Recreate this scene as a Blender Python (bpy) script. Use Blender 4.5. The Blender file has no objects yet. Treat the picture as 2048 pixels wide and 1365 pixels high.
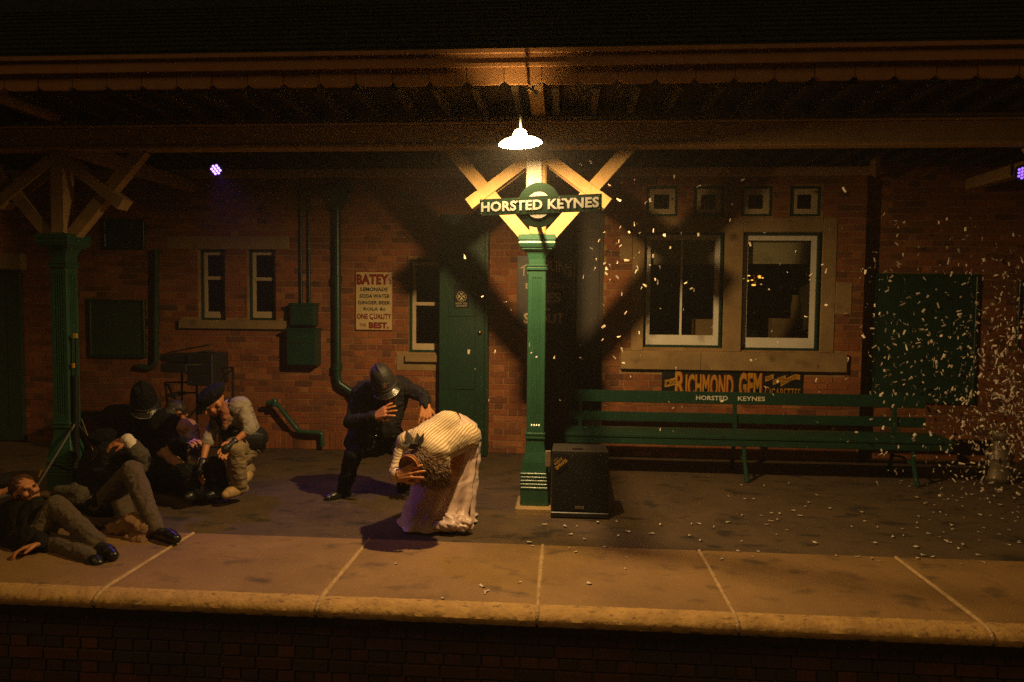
import bpy, bmesh, math, random
import numpy as np
from mathutils import Vector, Matrix, Quaternion

random.seed(7)
rng = np.random.default_rng(7)
scene = bpy.context.scene
C = scene.collection

# ------------------------------------------------------------------ camera
YAW, PITCH, ROLL, F, H = -0.07225, -0.05093, 0.00964, 1400.0, 1.75
def _basis():
    cy, sy, cp, sp = math.cos(YAW), math.sin(YAW), math.cos(PITCH), math.sin(PITCH)
    f = Vector((sy * cp, cy * cp, sp)); r = Vector((cy, -sy, 0)); u = r.cross(f)
    cr, sr = math.cos(ROLL), math.sin(ROLL)
    return cr * r + sr * u, -sr * r + cr * u, f
RT, UP, FW = _basis()
camd = bpy.data.cameras.new('camera'); cam = bpy.data.objects.new('camera', camd); C.objects.link(cam)
camd.sensor_width = 36; camd.lens = F / 2048 * 36; camd.clip_start = 0.05; camd.clip_end = 500
m = Matrix.Identity(4)
for i in range(3):
    m[i][0], m[i][1], m[i][2] = RT[i], UP[i], -FW[i]
m[2][3] = H
cam.matrix_world = m
scene.camera = cam

# ------------------------------------------------------------------ light
world = bpy.data.worlds.new('World'); scene.world = world; world.use_nodes = True
wn = world.node_tree; bg = wn.nodes['Background']
sky = wn.nodes.new('ShaderNodeTexSky'); sky.sky_type = 'NISHITA'; sky.sun_disc = False
sky.sun_elevation = math.radians(56); sky.sun_rotation = math.radians(188)
wn.links.new(sky.outputs[0], bg.inputs[0]); bg.inputs[1].default_value = 0.0004
sund = bpy.data.lights.new('station_glow', 'SUN'); sun = bpy.data.objects.new('station_glow', sund); C.objects.link(sun)
sund.energy = 0.36; sund.angle = math.radians(25); sund.color = (1.0, 0.54, 0.16)
_e, _a = math.radians(56), math.radians(8)
sun.rotation_euler = Vector((math.sin(_a) * math.cos(_e), math.cos(_a) * math.cos(_e), -math.sin(_e))).to_track_quat('-Z', 'Y').to_euler()
vs = scene.view_settings; vs.view_transform = 'Standard'; vs.look = 'None'; vs.exposure = 0; vs.gamma = 1; vs.use_curve_mapping = False
cy = scene.cycles; cy.use_denoising = False; cy.max_bounces = 6; cy.diffuse_bounces = 2; cy.transparent_max_bounces = 8; cy.sample_clamp_indirect = .9
LAMP_W, LAMP_COL = 375.0, (1.0, 0.64, 0.25)
LED_W, LED_COL = 18.0, (0.33, 0.10, 1.0)

# ------------------------------------------------------------------ helpers
def ray(x, y): return RT * ((x - 1024) / F) - UP * ((y - 682.5) / F) + FW
def at(x, y, Y):                       # a photo point at depth Y
    d = ray(x, y); return Vector((0, 0, H)) + d * (Y / d.y)
def onz(x, y, z=0.0):                  # a photo point on a level
    d = ray(x, y); return Vector((0, 0, H)) + d * ((z - H) / d.z)
def ppm(Y): return F / Y

class MB:
    def __init__(s): s.v = []; s.f = []; s.mi = []; s.cur = 0
    def add(s, vs_, fs):
        o = len(s.v); s.v += [tuple(p) for p in vs_]; s.f += [tuple(i + o for i in f) for f in fs]; s.mi += [s.cur] * len(fs); return s
    def box(s, lo, hi):
        x0, y0, z0 = lo; x1, y1, z1 = hi
        return s.add([(x0,y0,z0),(x1,y0,z0),(x1,y1,z0),(x0,y1,z0),(x0,y0,z1),(x1,y0,z1),(x1,y1,z1),(x0,y1,z1)],
                     [(0,3,2,1),(4,5,6,7),(0,1,5,4),(1,2,6,5),(2,3,7,6),(3,0,4,7)])
    def obox(s, c, ax, ay, az):        # centre + half-axis vectors
        c, ax, ay, az = map(Vector, (c, ax, ay, az))
        v = [c + ax*i + ay*j + az*k for k in (-1,1) for j in (-1,1) for i in (-1,1)]
        fs = [(0,2,3,1),(4,5,7,6),(0,1,5,4),(1,3,7,5),(3,2,6,7),(2,0,4,6)]
        if ax.cross(ay).dot(az) < 0: fs = [f[::-1] for f in fs]
        return s.add(v, fs)
    def cbox(s, lo, hi, ch=0.01):      # box with chamfered edges
        bm = bmesh.new(); bmesh.ops.create_cube(bm, size=1)
        lo = Vector(lo); hi = Vector(hi)
        for v in bm.verts: v.co = Vector((lo[i] + (v.co[i] + .5) * (hi[i] - lo[i]) for i in range(3)))
        bmesh.ops.bevel(bm, geom=bm.edges[:], offset=ch, segments=1, affect='EDGES')
        bm.verts.index_update()
        s.add([v.co[:] for v in bm.verts], [[v.index for v in f.verts] for f in bm.faces]); bm.free(); return s
    def bar(s, a, b, w, t, side=None):  # square bar from a to b, w wide, t thick
        a, b = Vector(a), Vector(b); d = (b - a)
        n = Vector(side) if side else (Vector((0,1,0)) if abs(d.normalized().y) < .9 else Vector((1,0,0)))
        u = d.cross(n).normalized(); n2 = u.cross(d).normalized()
        return s.obox((a + b) / 2, d / 2, u * w / 2, n2 * t / 2)
    def tube(s, pts, r, n=10, cap=True):
        pts = [Vector(p) for p in pts]; k = len(pts); rs = r if isinstance(r, (list, tuple)) else [r] * k
        t0 = (pts[1] - pts[0]).normalized(); ref = Vector((0,0,1)) if abs(t0.z) < .9 else Vector((1,0,0))
        u = t0.cross(ref).normalized(); vv = []; ff = []
        for i, p in enumerate(pts):
            t = ((pts[min(i+1,k-1)] - p).normalized() + (p - pts[max(i-1,0)]).normalized())
            t = t.normalized() if t.length > 1e-6 else t0
            u = (u - t * u.dot(t)).normalized(); w = t.cross(u)
            for j in range(n):
                a = 2 * math.pi * j / n; vv.append(p + (u * math.cos(a) + w * math.sin(a)) * rs[i])
        for i in range(k - 1):
            for j in range(n):
                ff.append((i*n+j, i*n+(j+1)%n, (i+1)*n+(j+1)%n, (i+1)*n+j))
        if cap: ff += [tuple(range(n))[::-1], tuple((k-1)*n + j for j in range(n))]
        return s.add(vv, ff)
    def loft(s, rings, cap=True):
        n = len(rings[0]); vv = [p for r in rings for p in r]; ff = []
        for i in range(len(rings) - 1):
            for j in range(n): ff.append((i*n+j, i*n+(j+1)%n, (i+1)*n+(j+1)%n, (i+1)*n+j))
        if cap: ff += [tuple(range(n))[::-1], tuple((len(rings)-1)*n + j for j in range(n))]
        return s.add(vv, ff)
    def lathe(s, prof, c, n=32, axis=None, cap=True):
        c = Vector(c); ax = Vector(axis).normalized() if axis else Vector((0,0,1))
        q = Vector((0,0,1)).rotation_difference(ax)
        return s.loft([[c + q @ Vector((r*math.cos(2*math.pi*j/n), r*math.sin(2*math.pi*j/n), z)) for j in range(n)] for r, z in prof], cap)
    def ball(s, c, r, n=12, m_=8):
        c = Vector(c); r = r if isinstance(r, (tuple, list)) else (r, r, r)
        rings = []
        for i in range(1, m_):
            a = math.pi * i / m_
            rings.append([c + Vector((r[0]*math.sin(a)*math.cos(2*math.pi*j/n), r[1]*math.sin(a)*math.sin(2*math.pi*j/n), -r[2]*math.cos(a))) for j in range(n)])
        return s.loft(rings)
    def prism(s, poly, n):             # polygon points extruded by vector n
        n = Vector(n); k = len(poly); p = [Vector(q) for q in poly]
        return s.add(p + [q + n for q in p], [tuple(range(k))[::-1], tuple(range(k, 2*k))] + [(i, (i+1)%k, k+(i+1)%k, k+i) for i in range(k)])
    def build(s, name, mat, parent=None, smooth=False, fix=True):
        me = bpy.data.meshes.new(name); me.from_pydata(s.v, [], s.f)
        mats = mat if isinstance(mat, (list, tuple)) else [mat]
        for q in mats: me.materials.append(M[q])
        if len(mats) > 1: me.polygons.foreach_set('material_index', s.mi)
        if fix:
            bm = bmesh.new(); bm.from_mesh(me); bmesh.ops.recalc_face_normals(bm, faces=bm.faces[:]); bm.to_mesh(me); bm.free()
        if smooth:
            me.polygons.foreach_set('use_smooth', [True] * len(me.polygons))
            if smooth != 'all': me.set_sharp_from_angle(angle=math.radians(38))
        me.update()
        return link(name, me, parent)

def link(name, me, parent=None):
    o = bpy.data.objects.new(name, me); C.objects.link(o)
    if parent is not None:
        o.parent = parent
        if parent.parent is None: o.matrix_parent_inverse = parent.matrix_basis.inverted()
    return o
def tag(o, label, cat, group=None, kind=None):
    o['label'] = label; o['category'] = cat
    if group: o['group'] = group
    if kind: o['kind'] = kind
    return o
def thing(name, label, cat, loc=(0,0,0), group=None):
    o = bpy.data.objects.new(name, None); C.objects.link(o); o.location = loc; o.empty_display_size = .1
    return tag(o, label, cat, group)

# ------------------------------------------------------------------ materials
M = {}
def mat(name, col, col2=None, rough=.7, scale=6., bump=.0, bscale=40., metal=0., spec=.5, spots=None, sheen=0., coat=0., det=5., folds=0.):
    m_ = bpy.data.materials.new(name); m_.use_nodes = True; nt = m_.node_tree; b = nt.nodes['Principled BSDF']
    N = nt.nodes.new; L = nt.links.new
    b.inputs['Roughness'].default_value = rough; b.inputs['Metallic'].default_value = metal
    b.inputs['Specular IOR Level'].default_value = spec
    if coat: b.inputs['Coat Weight'].default_value = coat; b.inputs['Coat Roughness'].default_value = .15
    if sheen: b.inputs['Sheen Weight'].default_value = sheen; b.inputs['Sheen Roughness'].default_value = .4
    geo = N('ShaderNodeNewGeometry')
    nz = N('ShaderNodeTexNoise'); nz.inputs['Scale'].default_value = scale; nz.inputs['Detail'].default_value = det; nz.inputs['Roughness'].default_value = .65
    L(geo.outputs['Position'], nz.inputs['Vector'])
    mix = N('ShaderNodeMix'); mix.data_type = 'RGBA'
    mix.inputs[6].default_value = (*col, 1); mix.inputs[7].default_value = (*(col2 or [c * .72 for c in col]), 1)
    rmp = N('ShaderNodeMapRange'); rmp.inputs[1].default_value = .35; rmp.inputs[2].default_value = .65
    L(nz.outputs['Fac'], rmp.inputs[0]); L(rmp.outputs[0], mix.inputs[0])
    out = mix.outputs[2]
    if spots:                          # dark or light blotches: (colour, scale, threshold)
        sc, ss, st = spots
        n2 = N('ShaderNodeTexNoise'); n2.inputs['Scale'].default_value = ss; n2.inputs['Detail'].default_value = 3
        mp = N('ShaderNodeMapping'); mp.inputs['Scale'].default_value = (1, 1.6, 1); mp.inputs['Location'].default_value = (3.1, 7.7, 1.3)
        L(geo.outputs['Position'], mp.inputs[0]); L(mp.outputs[0], n2.inputs['Vector'])
        r2 = N('ShaderNodeMapRange'); r2.inputs[1].default_value = st; r2.inputs[2].default_value = st + .16
        L(n2.outputs['Fac'], r2.inputs[0])
        mx = N('ShaderNodeMix'); mx.data_type = 'RGBA'; mx.inputs[7].default_value = (*sc, 1)
        L(r2.outputs[0], mx.inputs[0]); L(out, mx.inputs[6]); out = mx.outputs[2]
    L(out, b.inputs['Base Color'])
    rr = N('ShaderNodeMapRange'); rr.inputs[3].default_value = max(rough - .1, .03); rr.inputs[4].default_value = min(rough + .12, 1)
    L(nz.outputs['Fac'], rr.inputs[0]); L(rr.outputs[0], b.inputs['Roughness'])
    if bump:
        n3 = N('ShaderNodeTexNoise'); n3.inputs['Scale'].default_value = bscale; n3.inputs['Detail'].default_value = 6
        L(geo.outputs['Position'], n3.inputs['Vector'])
        bp = N('ShaderNodeBump'); bp.inputs['Strength'].default_value = bump; bp.inputs['Distance'].default_value = .02
        L(n3.outputs['Fac'], bp.inputs['Height']); L(bp.outputs[0], b.inputs['Normal'])
    if folds:
        n5 = N('ShaderNodeTexNoise'); n5.inputs['Scale'].default_value = folds; n5.inputs['Detail'].default_value = 1.0; n5.inputs['Distortion'].default_value = .8
        mp5 = N('ShaderNodeMapping'); mp5.inputs['Rotation'].default_value = (.5, .7, .3); mp5.inputs['Scale'].default_value = (1.0, .45, 1.5)
        L(geo.outputs['Position'], mp5.inputs[0]); L(mp5.outputs[0], n5.inputs['Vector'])
        b5 = N('ShaderNodeBump'); b5.inputs['Strength'].default_value = .8; b5.inputs['Distance'].default_value = .045
        L(n5.outputs['Fac'], b5.inputs['Height'])
        if bump: L(b5.outputs[0], bp.inputs['Normal'])
        else: L(b5.outputs[0], b.inputs['Normal'])
    M[name] = m_
    return m_
def emis(name, col, st):
    m_ = bpy.data.materials.new(name); m_.use_nodes = True; b = m_.node_tree.nodes['Principled BSDF']
    b.inputs['Base Color'].default_value = (.8, .8, .8, 1); b.inputs['Emission Color'].default_value = (*col, 1); b.inputs['Emission Strength'].default_value = st
    M[name] = m_
def brickmat(name, cols, dirt):
    m_ = bpy.data.materials.new(name); m_.use_nodes = True; nt = m_.node_tree; b = nt.nodes['Principled BSDF']; N = nt.nodes.new; L = nt.links.new
    geo = N('ShaderNodeNewGeometry'); oi = N('ShaderNodeObjectInfo')
    ad = N('ShaderNodeMath'); ad.operation = 'ADD'; L(geo.outputs['Random Per Island'], ad.inputs[0]); L(oi.outputs['Random'], ad.inputs[1])
    fr = N('ShaderNodeMath'); fr.operation = 'FRACT'; L(ad.outputs[0], fr.inputs[0])
    cr = N('ShaderNodeValToRGB'); el = cr.color_ramp.elements; el[0].color = (*cols[0], 1); el[1].color = (*cols[-1], 1)
    for i, c in enumerate(cols[1:-1]): e = el.new((i + 1) / (len(cols) - 1)); e.color = (*c, 1)
    L(fr.outputs[0], cr.inputs[0])
    nz = N('ShaderNodeTexNoise'); nz.inputs['Scale'].default_value = 1.3; nz.inputs['Detail'].default_value = 8; nz.inputs['Roughness'].default_value = .7
    L(geo.outputs['Position'], nz.inputs['Vector'])
    r = N('ShaderNodeMapRange'); r.inputs[1].default_value = .42; r.inputs[2].default_value = .72; r.inputs[4].default_value = .75
    L(nz.outputs['Fac'], r.inputs[0])
    mx = N('ShaderNodeMix'); mx.data_type = 'RGBA'; mx.inputs[7].default_value = (*dirt, 1)
    L(r.outputs[0], mx.inputs[0]); L(cr.outputs[0], mx.inputs[6])
    n2 = N('ShaderNodeTexNoise'); n2.inputs['Scale'].default_value = 45; n2.inputs['Detail'].default_value = 6; L(geo.outputs['Position'], n2.inputs['Vector'])
    m2 = N('ShaderNodeMix'); m2.data_type = 'RGBA'; m2.blend_type = 'MULTIPLY'; m2.inputs[0].default_value = .5
    L(mx.outputs[2], m2.inputs[6]); r2 = N('ShaderNodeMapRange'); r2.inputs[1].default_value = .3; r2.inputs[2].default_value = .7; r2.inputs[3].default_value = .45; r2.inputs[4].default_value = 1.25
    L(n2.outputs['Fac'], r2.inputs[0]); L(r2.outputs[0], m2.inputs[7])
    L(m2.outputs[2], b.inputs['Base Color']); b.inputs['Roughness'].default_value = .8
    bp = N('ShaderNodeBump'); bp.inputs['Strength'].default_value = .5; bp.inputs['Distance'].default_value = .008; L(n2.outputs['Fac'], bp.inputs['Height']); L(bp.outputs[0], b.inputs['Normal'])
    M[name] = m_
brickmat('brick', [(.38,.110,.028),(.30,.078,.022),(.43,.140,.038),(.13,.045,.020),(.36,.105,.030),(.22,.062,.022),(.46,.175,.055)], (.11,.042,.018))
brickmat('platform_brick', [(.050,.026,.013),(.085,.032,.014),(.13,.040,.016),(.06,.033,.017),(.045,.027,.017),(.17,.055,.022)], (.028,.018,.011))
mat('mortar', (.42,.25,.09), (.22,.12,.045), rough=.9, scale=5, bump=.4, bscale=90)
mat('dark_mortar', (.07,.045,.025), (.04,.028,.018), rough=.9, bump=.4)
mat('stone', (.36,.235,.10), (.25,.155,.065), rough=.85, scale=3, bump=.35, bscale=60, spots=((.16,.10,.05), 5, .62))
mat('asphalt', (.105,.064,.028), (.068,.042,.019), rough=.85, scale=2.2, bump=.5, bscale=150, spots=((.026,.017,.009), 4.2, .55))
mat('slab_concrete', (.275,.155,.048), (.185,.103,.033), rough=.8, scale=1.4, bump=.35, bscale=120, spots=((.095,.056,.023), 3.7, .57), det=9)
mat('nosing_stone', (.50,.30,.090), (.33,.19,.056), rough=.85, scale=7, bump=.35, bscale=35, spots=((.15,.085,.030), 22, .58), det=9)
mat('joint_mortar', (.50,.34,.16), (.33,.21,.09), rough=.9, scale=16, bump=.6, bscale=80)
mat('ballast', (.06,.05,.04), (.02,.018,.015), rough=.95, scale=18, bump=1., bscale=30)
mat('cream_timber', (.50,.31,.12), (.40,.235,.085), rough=.6, scale=7, bump=.15, bscale=60, spots=((.26,.15,.06), 9, .66))
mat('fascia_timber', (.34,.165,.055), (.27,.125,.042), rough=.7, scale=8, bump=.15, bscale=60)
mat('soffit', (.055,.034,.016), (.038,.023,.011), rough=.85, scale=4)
mat('roof_green', (.016,.024,.015), (.010,.016,.010), rough=.9, scale=4, bump=.2, spec=.1)
mat('green_paint', (.024,.088,.050), (.018,.070,.040), rough=.30, scale=9, bump=.08, bscale=60, spots=((.075,.10,.055), 28, .66))
mat('bench_green', (.014,.058,.036), (.010,.044,.027), rough=.3, scale=9, bump=.08, bscale=60)
mat('dark_green_paint', (.011,.048,.027), (.008,.036,.021), rough=.35, scale=5, bump=.08, bscale=40)
mat('board_green', (.020,.052,.030), (.014,.038,.022), rough=.7, scale=4)
mat('sash_paint', (.62,.48,.29), (.52,.39,.23), rough=.5, scale=10, bump=.05)
mat('white_paint', (.82,.76,.66), (.75,.68,.57), rough=.45, scale=8)
mat('enamel_white', (.85,.84,.80), (.8,.79,.75), rough=.2, scale=9)
mat('sign_green', (.020,.052,.030), (.016,.044,.026), rough=.35, scale=12, spots=((.06,.06,.04), 26, .71))
mat('shade_out', (.012,.014,.012), rough=.5)
mat('cream_enamel', (.66,.50,.26), (.58,.43,.21), rough=.35, scale=7, spots=((.33,.19,.08), 15, .68))
mat('red_enamel', (.26,.025,.014), (.20,.02,.012), rough=.35, scale=14)
mat('ink', (.020,.028,.022), rough=.4)
mat('black_enamel', (.010,.013,.014), (.015,.018,.016), rough=.3, scale=12)
mat('amber_enamel', (.62,.31,.035), (.52,.24,.025), rough=.35, scale=12)
mat('dark_letter', (.13,.085,.04), (.10,.065,.03), rough=.5)
mat('tamplin_ground', (.030,.020,.013), (.02,.014,.01), rough=.4)
mat('gilt_letter', (.70,.58,.33), rough=.4)
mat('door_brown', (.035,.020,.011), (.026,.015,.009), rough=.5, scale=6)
mat('black_metal', (.012,.012,.012), (.018,.017,.016), rough=.4, scale=20)
mat('grille', (.005,.005,.005), (.010,.009,.008), rough=.8, spec=.2, scale=90, bump=.6, bscale=300)
mat('speaker_side', (.20,.14,.075), (.09,.065,.035), rough=.8, scale=22, bump=.3)
mat('speaker_top', (.035,.028,.02), (.024,.019,.014), rough=.8, scale=25, bump=.4, bscale=200)
mat('blind', (.60,.48,.28), (.52,.41,.24), rough=.9, scale=3)
mat('interior', (.16,.10,.05), (.10,.065,.032), rough=.9, scale=1.5)
mat('cardboard', (.34,.20,.09), (.27,.155,.07), rough=.85, scale=4)
mat('brass', (.80,.48,.12), (.65,.36,.08), rough=.25, metal=1., scale=9)
mat('milk_metal', (.20,.155,.09), (.12,.09,.055), rough=.5, metal=.3, scale=6)
mat('red_paint', (.28,.018,.016), (.22,.014,.012), rough=.4, scale=5)
mat('paper', (.66,.57,.46), (.56,.47,.37), rough=.7, scale=25)
mat('paper_pink', (.60,.45,.42), rough=.7, scale=25)
mat('skin', (.50,.205,.075), (.43,.165,.058), rough=.5, scale=25, bump=.15, bscale=110)
mat('dark_wool', (.011,.0085,.007), (.007,.006,.005), rough=.8, scale=20, bump=.5, bscale=160, spec=.25, folds=10.)
mat('black_wool', (.0055,.005,.0047), (.0035,.0035,.0035), rough=.85, scale=20, bump=.5, bscale=160, spec=.2, folds=10.)
mat('black_leather', (.010,.010,.010), (.016,.015,.014), rough=.28, scale=12, bump=.15, bscale=70)
mat('helmet_felt', (.022,.018,.014), (.014,.012,.010), rough=.55, scale=30, bump=.3, bscale=120)
mat('tweed', (.110,.074,.036), (.075,.050,.025), rough=.9, scale=60, bump=.5, bscale=260, sheen=.1, folds=10.)
mat('tweed_green', (.080,.064,.036), (.055,.045,.027), rough=.9, scale=50, bump=.5, bscale=240, folds=10.)
mat('shirt_grey', (.30,.25,.19), (.24,.20,.15), rough=.8, scale=14, bump=.2, bscale=120, folds=10.)
mat('shirt_white', (.70,.60,.44), rough=.8, scale=14, bump=.2)
mat('shirt_pink', (.36,.185,.10), (.30,.15,.08), rough=.85, scale=14, bump=.2, folds=10.)
mat('canvas', (.28,.20,.10), (.21,.15,.075), rough=.9, scale=14, bump=.3, bscale=160, folds=10.)
mat('tan_boot', (.46,.30,.12), (.36,.23,.09), rough=.65, scale=16, bump=.25)
mat('rust_scarf', (.26,.10,.04), (.20,.075,.03), rough=.85, scale=18, bump=.2, folds=10.)
mat('satin', (.72,.52,.43), (.64,.45,.37), rough=.36, scale=6, sheen=.3, folds=5.)
mat('ribbon', (.035,.022,.014), (.025,.016,.010), rough=.55, scale=12)
mat('hair_brown', (.11,.058,.022), (.19,.105,.045), rough=.45, scale=30)
mat('hair_dark', (.016,.011,.008), (.03,.02,.013), rough=.5, scale=30)
mat('hair_ginger', (.085,.034,.013), (.05,.02,.009), rough=.5, scale=40)
mat('tan_leather', (.36,.135,.035), (.28,.10,.027), rough=.5, scale=12, bump=.2)
mat('yellow_tape', (.62,.34,.03), (.5,.26,.02), rough=.5)
mat('rope', (.35,.27,.15), rough=.9)
mat('badge_metal', (.55,.50,.42), rough=.3, metal=1.)
mat('bag_cloth', (.27,.145,.062), (.19,.10,.044), rough=.9, scale=12, bump=.4, bscale=90, folds=10.)
mat('eye', (.02,.015,.012), rough=.1)
emis('bulb_glow', (1.0, .80, .55), 60.0)
emis('led_glow', (.42, .20, 1.0), 5.0)
emis('glint_glow', (1.0, .50, .07), 1.6)  # emission for the added window glints
emis('led_dim', (.30, .12, 1.0), 1.6)
def glass(name, tint=(.9,.95,.9), refl=.10, dark=.0):
    m_ = bpy.data.materials.new(name); m_.use_nodes = True; nt = m_.node_tree; nt.nodes.clear(); N = nt.nodes.new; L = nt.links.new
    o = N('ShaderNodeOutputMaterial'); t = N('ShaderNodeBsdfTransparent'); t.inputs[0].default_value = (*tint, 1)
    g = N('ShaderNodeBsdfGlossy'); g.inputs['Roughness'].default_value = .03; g.inputs['Color'].default_value = (.9,.9,.9,1)
    nz = N('ShaderNodeTexNoise'); nz.inputs['Scale'].default_value = 3; bp = N('ShaderNodeBump'); bp.inputs['Strength'].default_value = .06
    L(nz.outputs[0], bp.inputs['Height']); L(bp.outputs[0], g.inputs['Normal'])
    fr = N('ShaderNodeFresnel'); fr.inputs[0].default_value = 1.5
    ad = N('ShaderNodeMath'); ad.operation = 'ADD'; ad.inputs[1].default_value = refl - .04; L(fr.outputs[0], ad.inputs[0])
    mx = N('ShaderNodeMixShader'); L(ad.outputs[0], mx.inputs[0]); L(t.outputs[0], mx.inputs[1]); L(g.outputs[0], mx.inputs[2]); L(mx.outputs[0], o.inputs[0])
    M[name] = m_
def opal(name):
    m_ = bpy.data.materials.new(name); m_.use_nodes = True; nt = m_.node_tree; nt.nodes.clear(); N = nt.nodes.new; L = nt.links.new
    o = N('ShaderNodeOutputMaterial'); a = N('ShaderNodeBsdfDiffuse'); a.inputs[0].default_value = (.85,.83,.78,1); b = N('ShaderNodeBsdfTranslucent'); b.inputs[0].default_value = (.85,.80,.70,1)
    x = N('ShaderNodeMixShader'); x.inputs[0].default_value = .06; L(a.outputs[0], x.inputs[1]); L(b.outputs[0], x.inputs[2]); L(x.outputs[0], o.inputs[0]); M[name] = m_
opal('opal_glass')
glass('window_glass'); glass('frosted', (.35,.30,.22), .12)

def stripes(name, c1, c2, origin, ax1, ax2, count):
    mat(name, c1, [c * .85 for c in c1], rough=.8, scale=14, bump=.15, bscale=160)
    m_ = M[name]; nt = m_.node_tree; b = nt.nodes['Principled BSDF']; N = nt.nodes.new; L = nt.links.new
    src = b.inputs['Base Color'].links[0].from_socket
    geo = N('ShaderNodeNewGeometry'); sb = N('ShaderNodeVectorMath'); sb.operation = 'SUBTRACT'; sb.inputs[1].default_value = Vector(origin); L(geo.outputs['Position'], sb.inputs[0])
    dots = []
    for a in (ax1, ax2):
        d = N('ShaderNodeVectorMath'); d.operation = 'DOT_PRODUCT'; d.inputs[1].default_value = Vector(a); L(sb.outputs[0], d.inputs[0]); dots.append(d)
    at2 = N('ShaderNodeMath'); at2.operation = 'ARCTAN2'; L(dots[0].outputs['Value'], at2.inputs[0]); L(dots[1].outputs['Value'], at2.inputs[1])
    mu = N('ShaderNodeMath'); mu.operation = 'MULTIPLY'; mu.inputs[1].default_value = count; L(at2.outputs[0], mu.inputs[0])
    nz = N('ShaderNodeTexNoise'); nz.inputs['Scale'].default_value = 9; L(geo.outputs['Position'], nz.inputs['Vector'])
    ws = N('ShaderNodeMath'); ws.operation = 'MULTIPLY_ADD'; ws.inputs[1].default_value = 1.6; L(nz.outputs[0], ws.inputs[0]); L(mu.outputs[0], ws.inputs[2])
    sn = N('ShaderNodeMath'); sn.operation = 'SINE'; L(ws.outputs[0], sn.inputs[0])
    r = N('ShaderNodeMapRange'); r.inputs[1].default_value = -.1; r.inputs[2].default_value = .5; L(sn.outputs[0], r.inputs[0])
    mx = N('ShaderNodeMix'); mx.data_type = 'RGBA'; mx.inputs[7].default_value = (*c2, 1); L(r.outputs[0], mx.inputs[0]); L(src, mx.inputs[6]); L(mx.outputs[2], b.inputs['Base Color'])

# text: flat lettering laid on a plate
_tc = {}
def letters(parent, s, p0, right, up, w, h, mname, lift=.003, depth=.002, bold=.0, name='lettering', warp=None):
    key = (s, bold)
    if key not in _tc:
        cu = bpy.data.curves.new('lettering', 'FONT'); cu.body = s; cu.offset = bold; cu.resolution_u = 3; cu.space_character = 1.02 + bold
        o = bpy.data.objects.new('lettering', cu); C.objects.link(o)
        me = bpy.data.meshes.new_from_object(o.evaluated_get(bpy.context.evaluated_depsgraph_get()))
        co = np.empty(len(me.vertices) * 3); me.vertices.foreach_get('co', co); co = co.reshape(-1, 3)
        fs = [tuple(p.vertices) for p in me.polygons]
        bpy.data.objects.remove(o); bpy.data.curves.remove(cu); bpy.data.meshes.remove(me)
        _tc[key] = (co, fs)
    co, fs = _tc[key]; lo, hi = co.min(0), co.max(0); n = (co - lo) / np.maximum(hi - lo, 1e-6)
    right = Vector(right).normalized(); up = Vector(up).normalized(); nn = right.cross(up); p0 = Vector(p0)
    mb = MB(); vv = []
    for a in n:
        x, y = a[0], a[1]
        if warp: x, y = warp(x, y)
        vv.append(p0 + right * (x * w) + up * (y * h) + nn * lift)
    mb.add(vv, fs)
    return mb.build(name, mname, parent, fix=False)

# organic shapes: tapered capsules and ellipsoids fused by a voxel remesh
def capsule(mb, a, b, ra, rb, n=14):
    a, b = Vector(a), Vector(b); d = b - a; L_ = d.length
    t = d / L_ if L_ > 1e-6 else Vector((0,0,1)); q = Vector((0,0,1)).rotation_difference(t)
    prof = [(ra * math.cos(x), -ra * math.sin(-x)) for x in (-1.45, -1.1, -.7, -.35, 0)]
    prof = [(ra * math.cos(x), ra * math.sin(x)) for x in (-1.45, -1.1, -.7, -.35, 0)] + [(rb * math.cos(x), L_ + rb * math.sin(x)) for x in (0, .35, .7, 1.1, 1.45)]
    mb.loft([[a + q @ Vector((r * math.cos(2*math.pi*j/n), r * math.sin(2*math.pi*j/n), z)) for j in range(n)] for r, z in prof])
def ellip(mb, c, ax, ay, az, n=18, m_=12):
    c = Vector(c); rings = []
    for i in range(m_ + 1):
        a = math.pi * min(max(i, .12), m_ - .12) / m_
        rings.append([c + ax * (math.sin(a) * math.cos(2*math.pi*j/n)) + ay * (math.sin(a) * math.sin(2*math.pi*j/n)) - az * math.cos(a) for j in range(n)])
    mb.loft(rings)
def wave(P, seed, freq):
    r = np.random.default_rng(seed); out = np.zeros(len(P))
    for k in range(5):
        f1 = r.normal(size=3); f1 *= freq * (1 + .6 * k) / np.linalg.norm(f1); f2 = r.normal(size=3) * freq * .5
        out += np.sin(P @ f1 + r.uniform(0, 6) + 1.8 * np.sin(P @ f2 + r.uniform(0, 6))) / (1 + .5 * k)
    return out / 2.2
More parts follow.
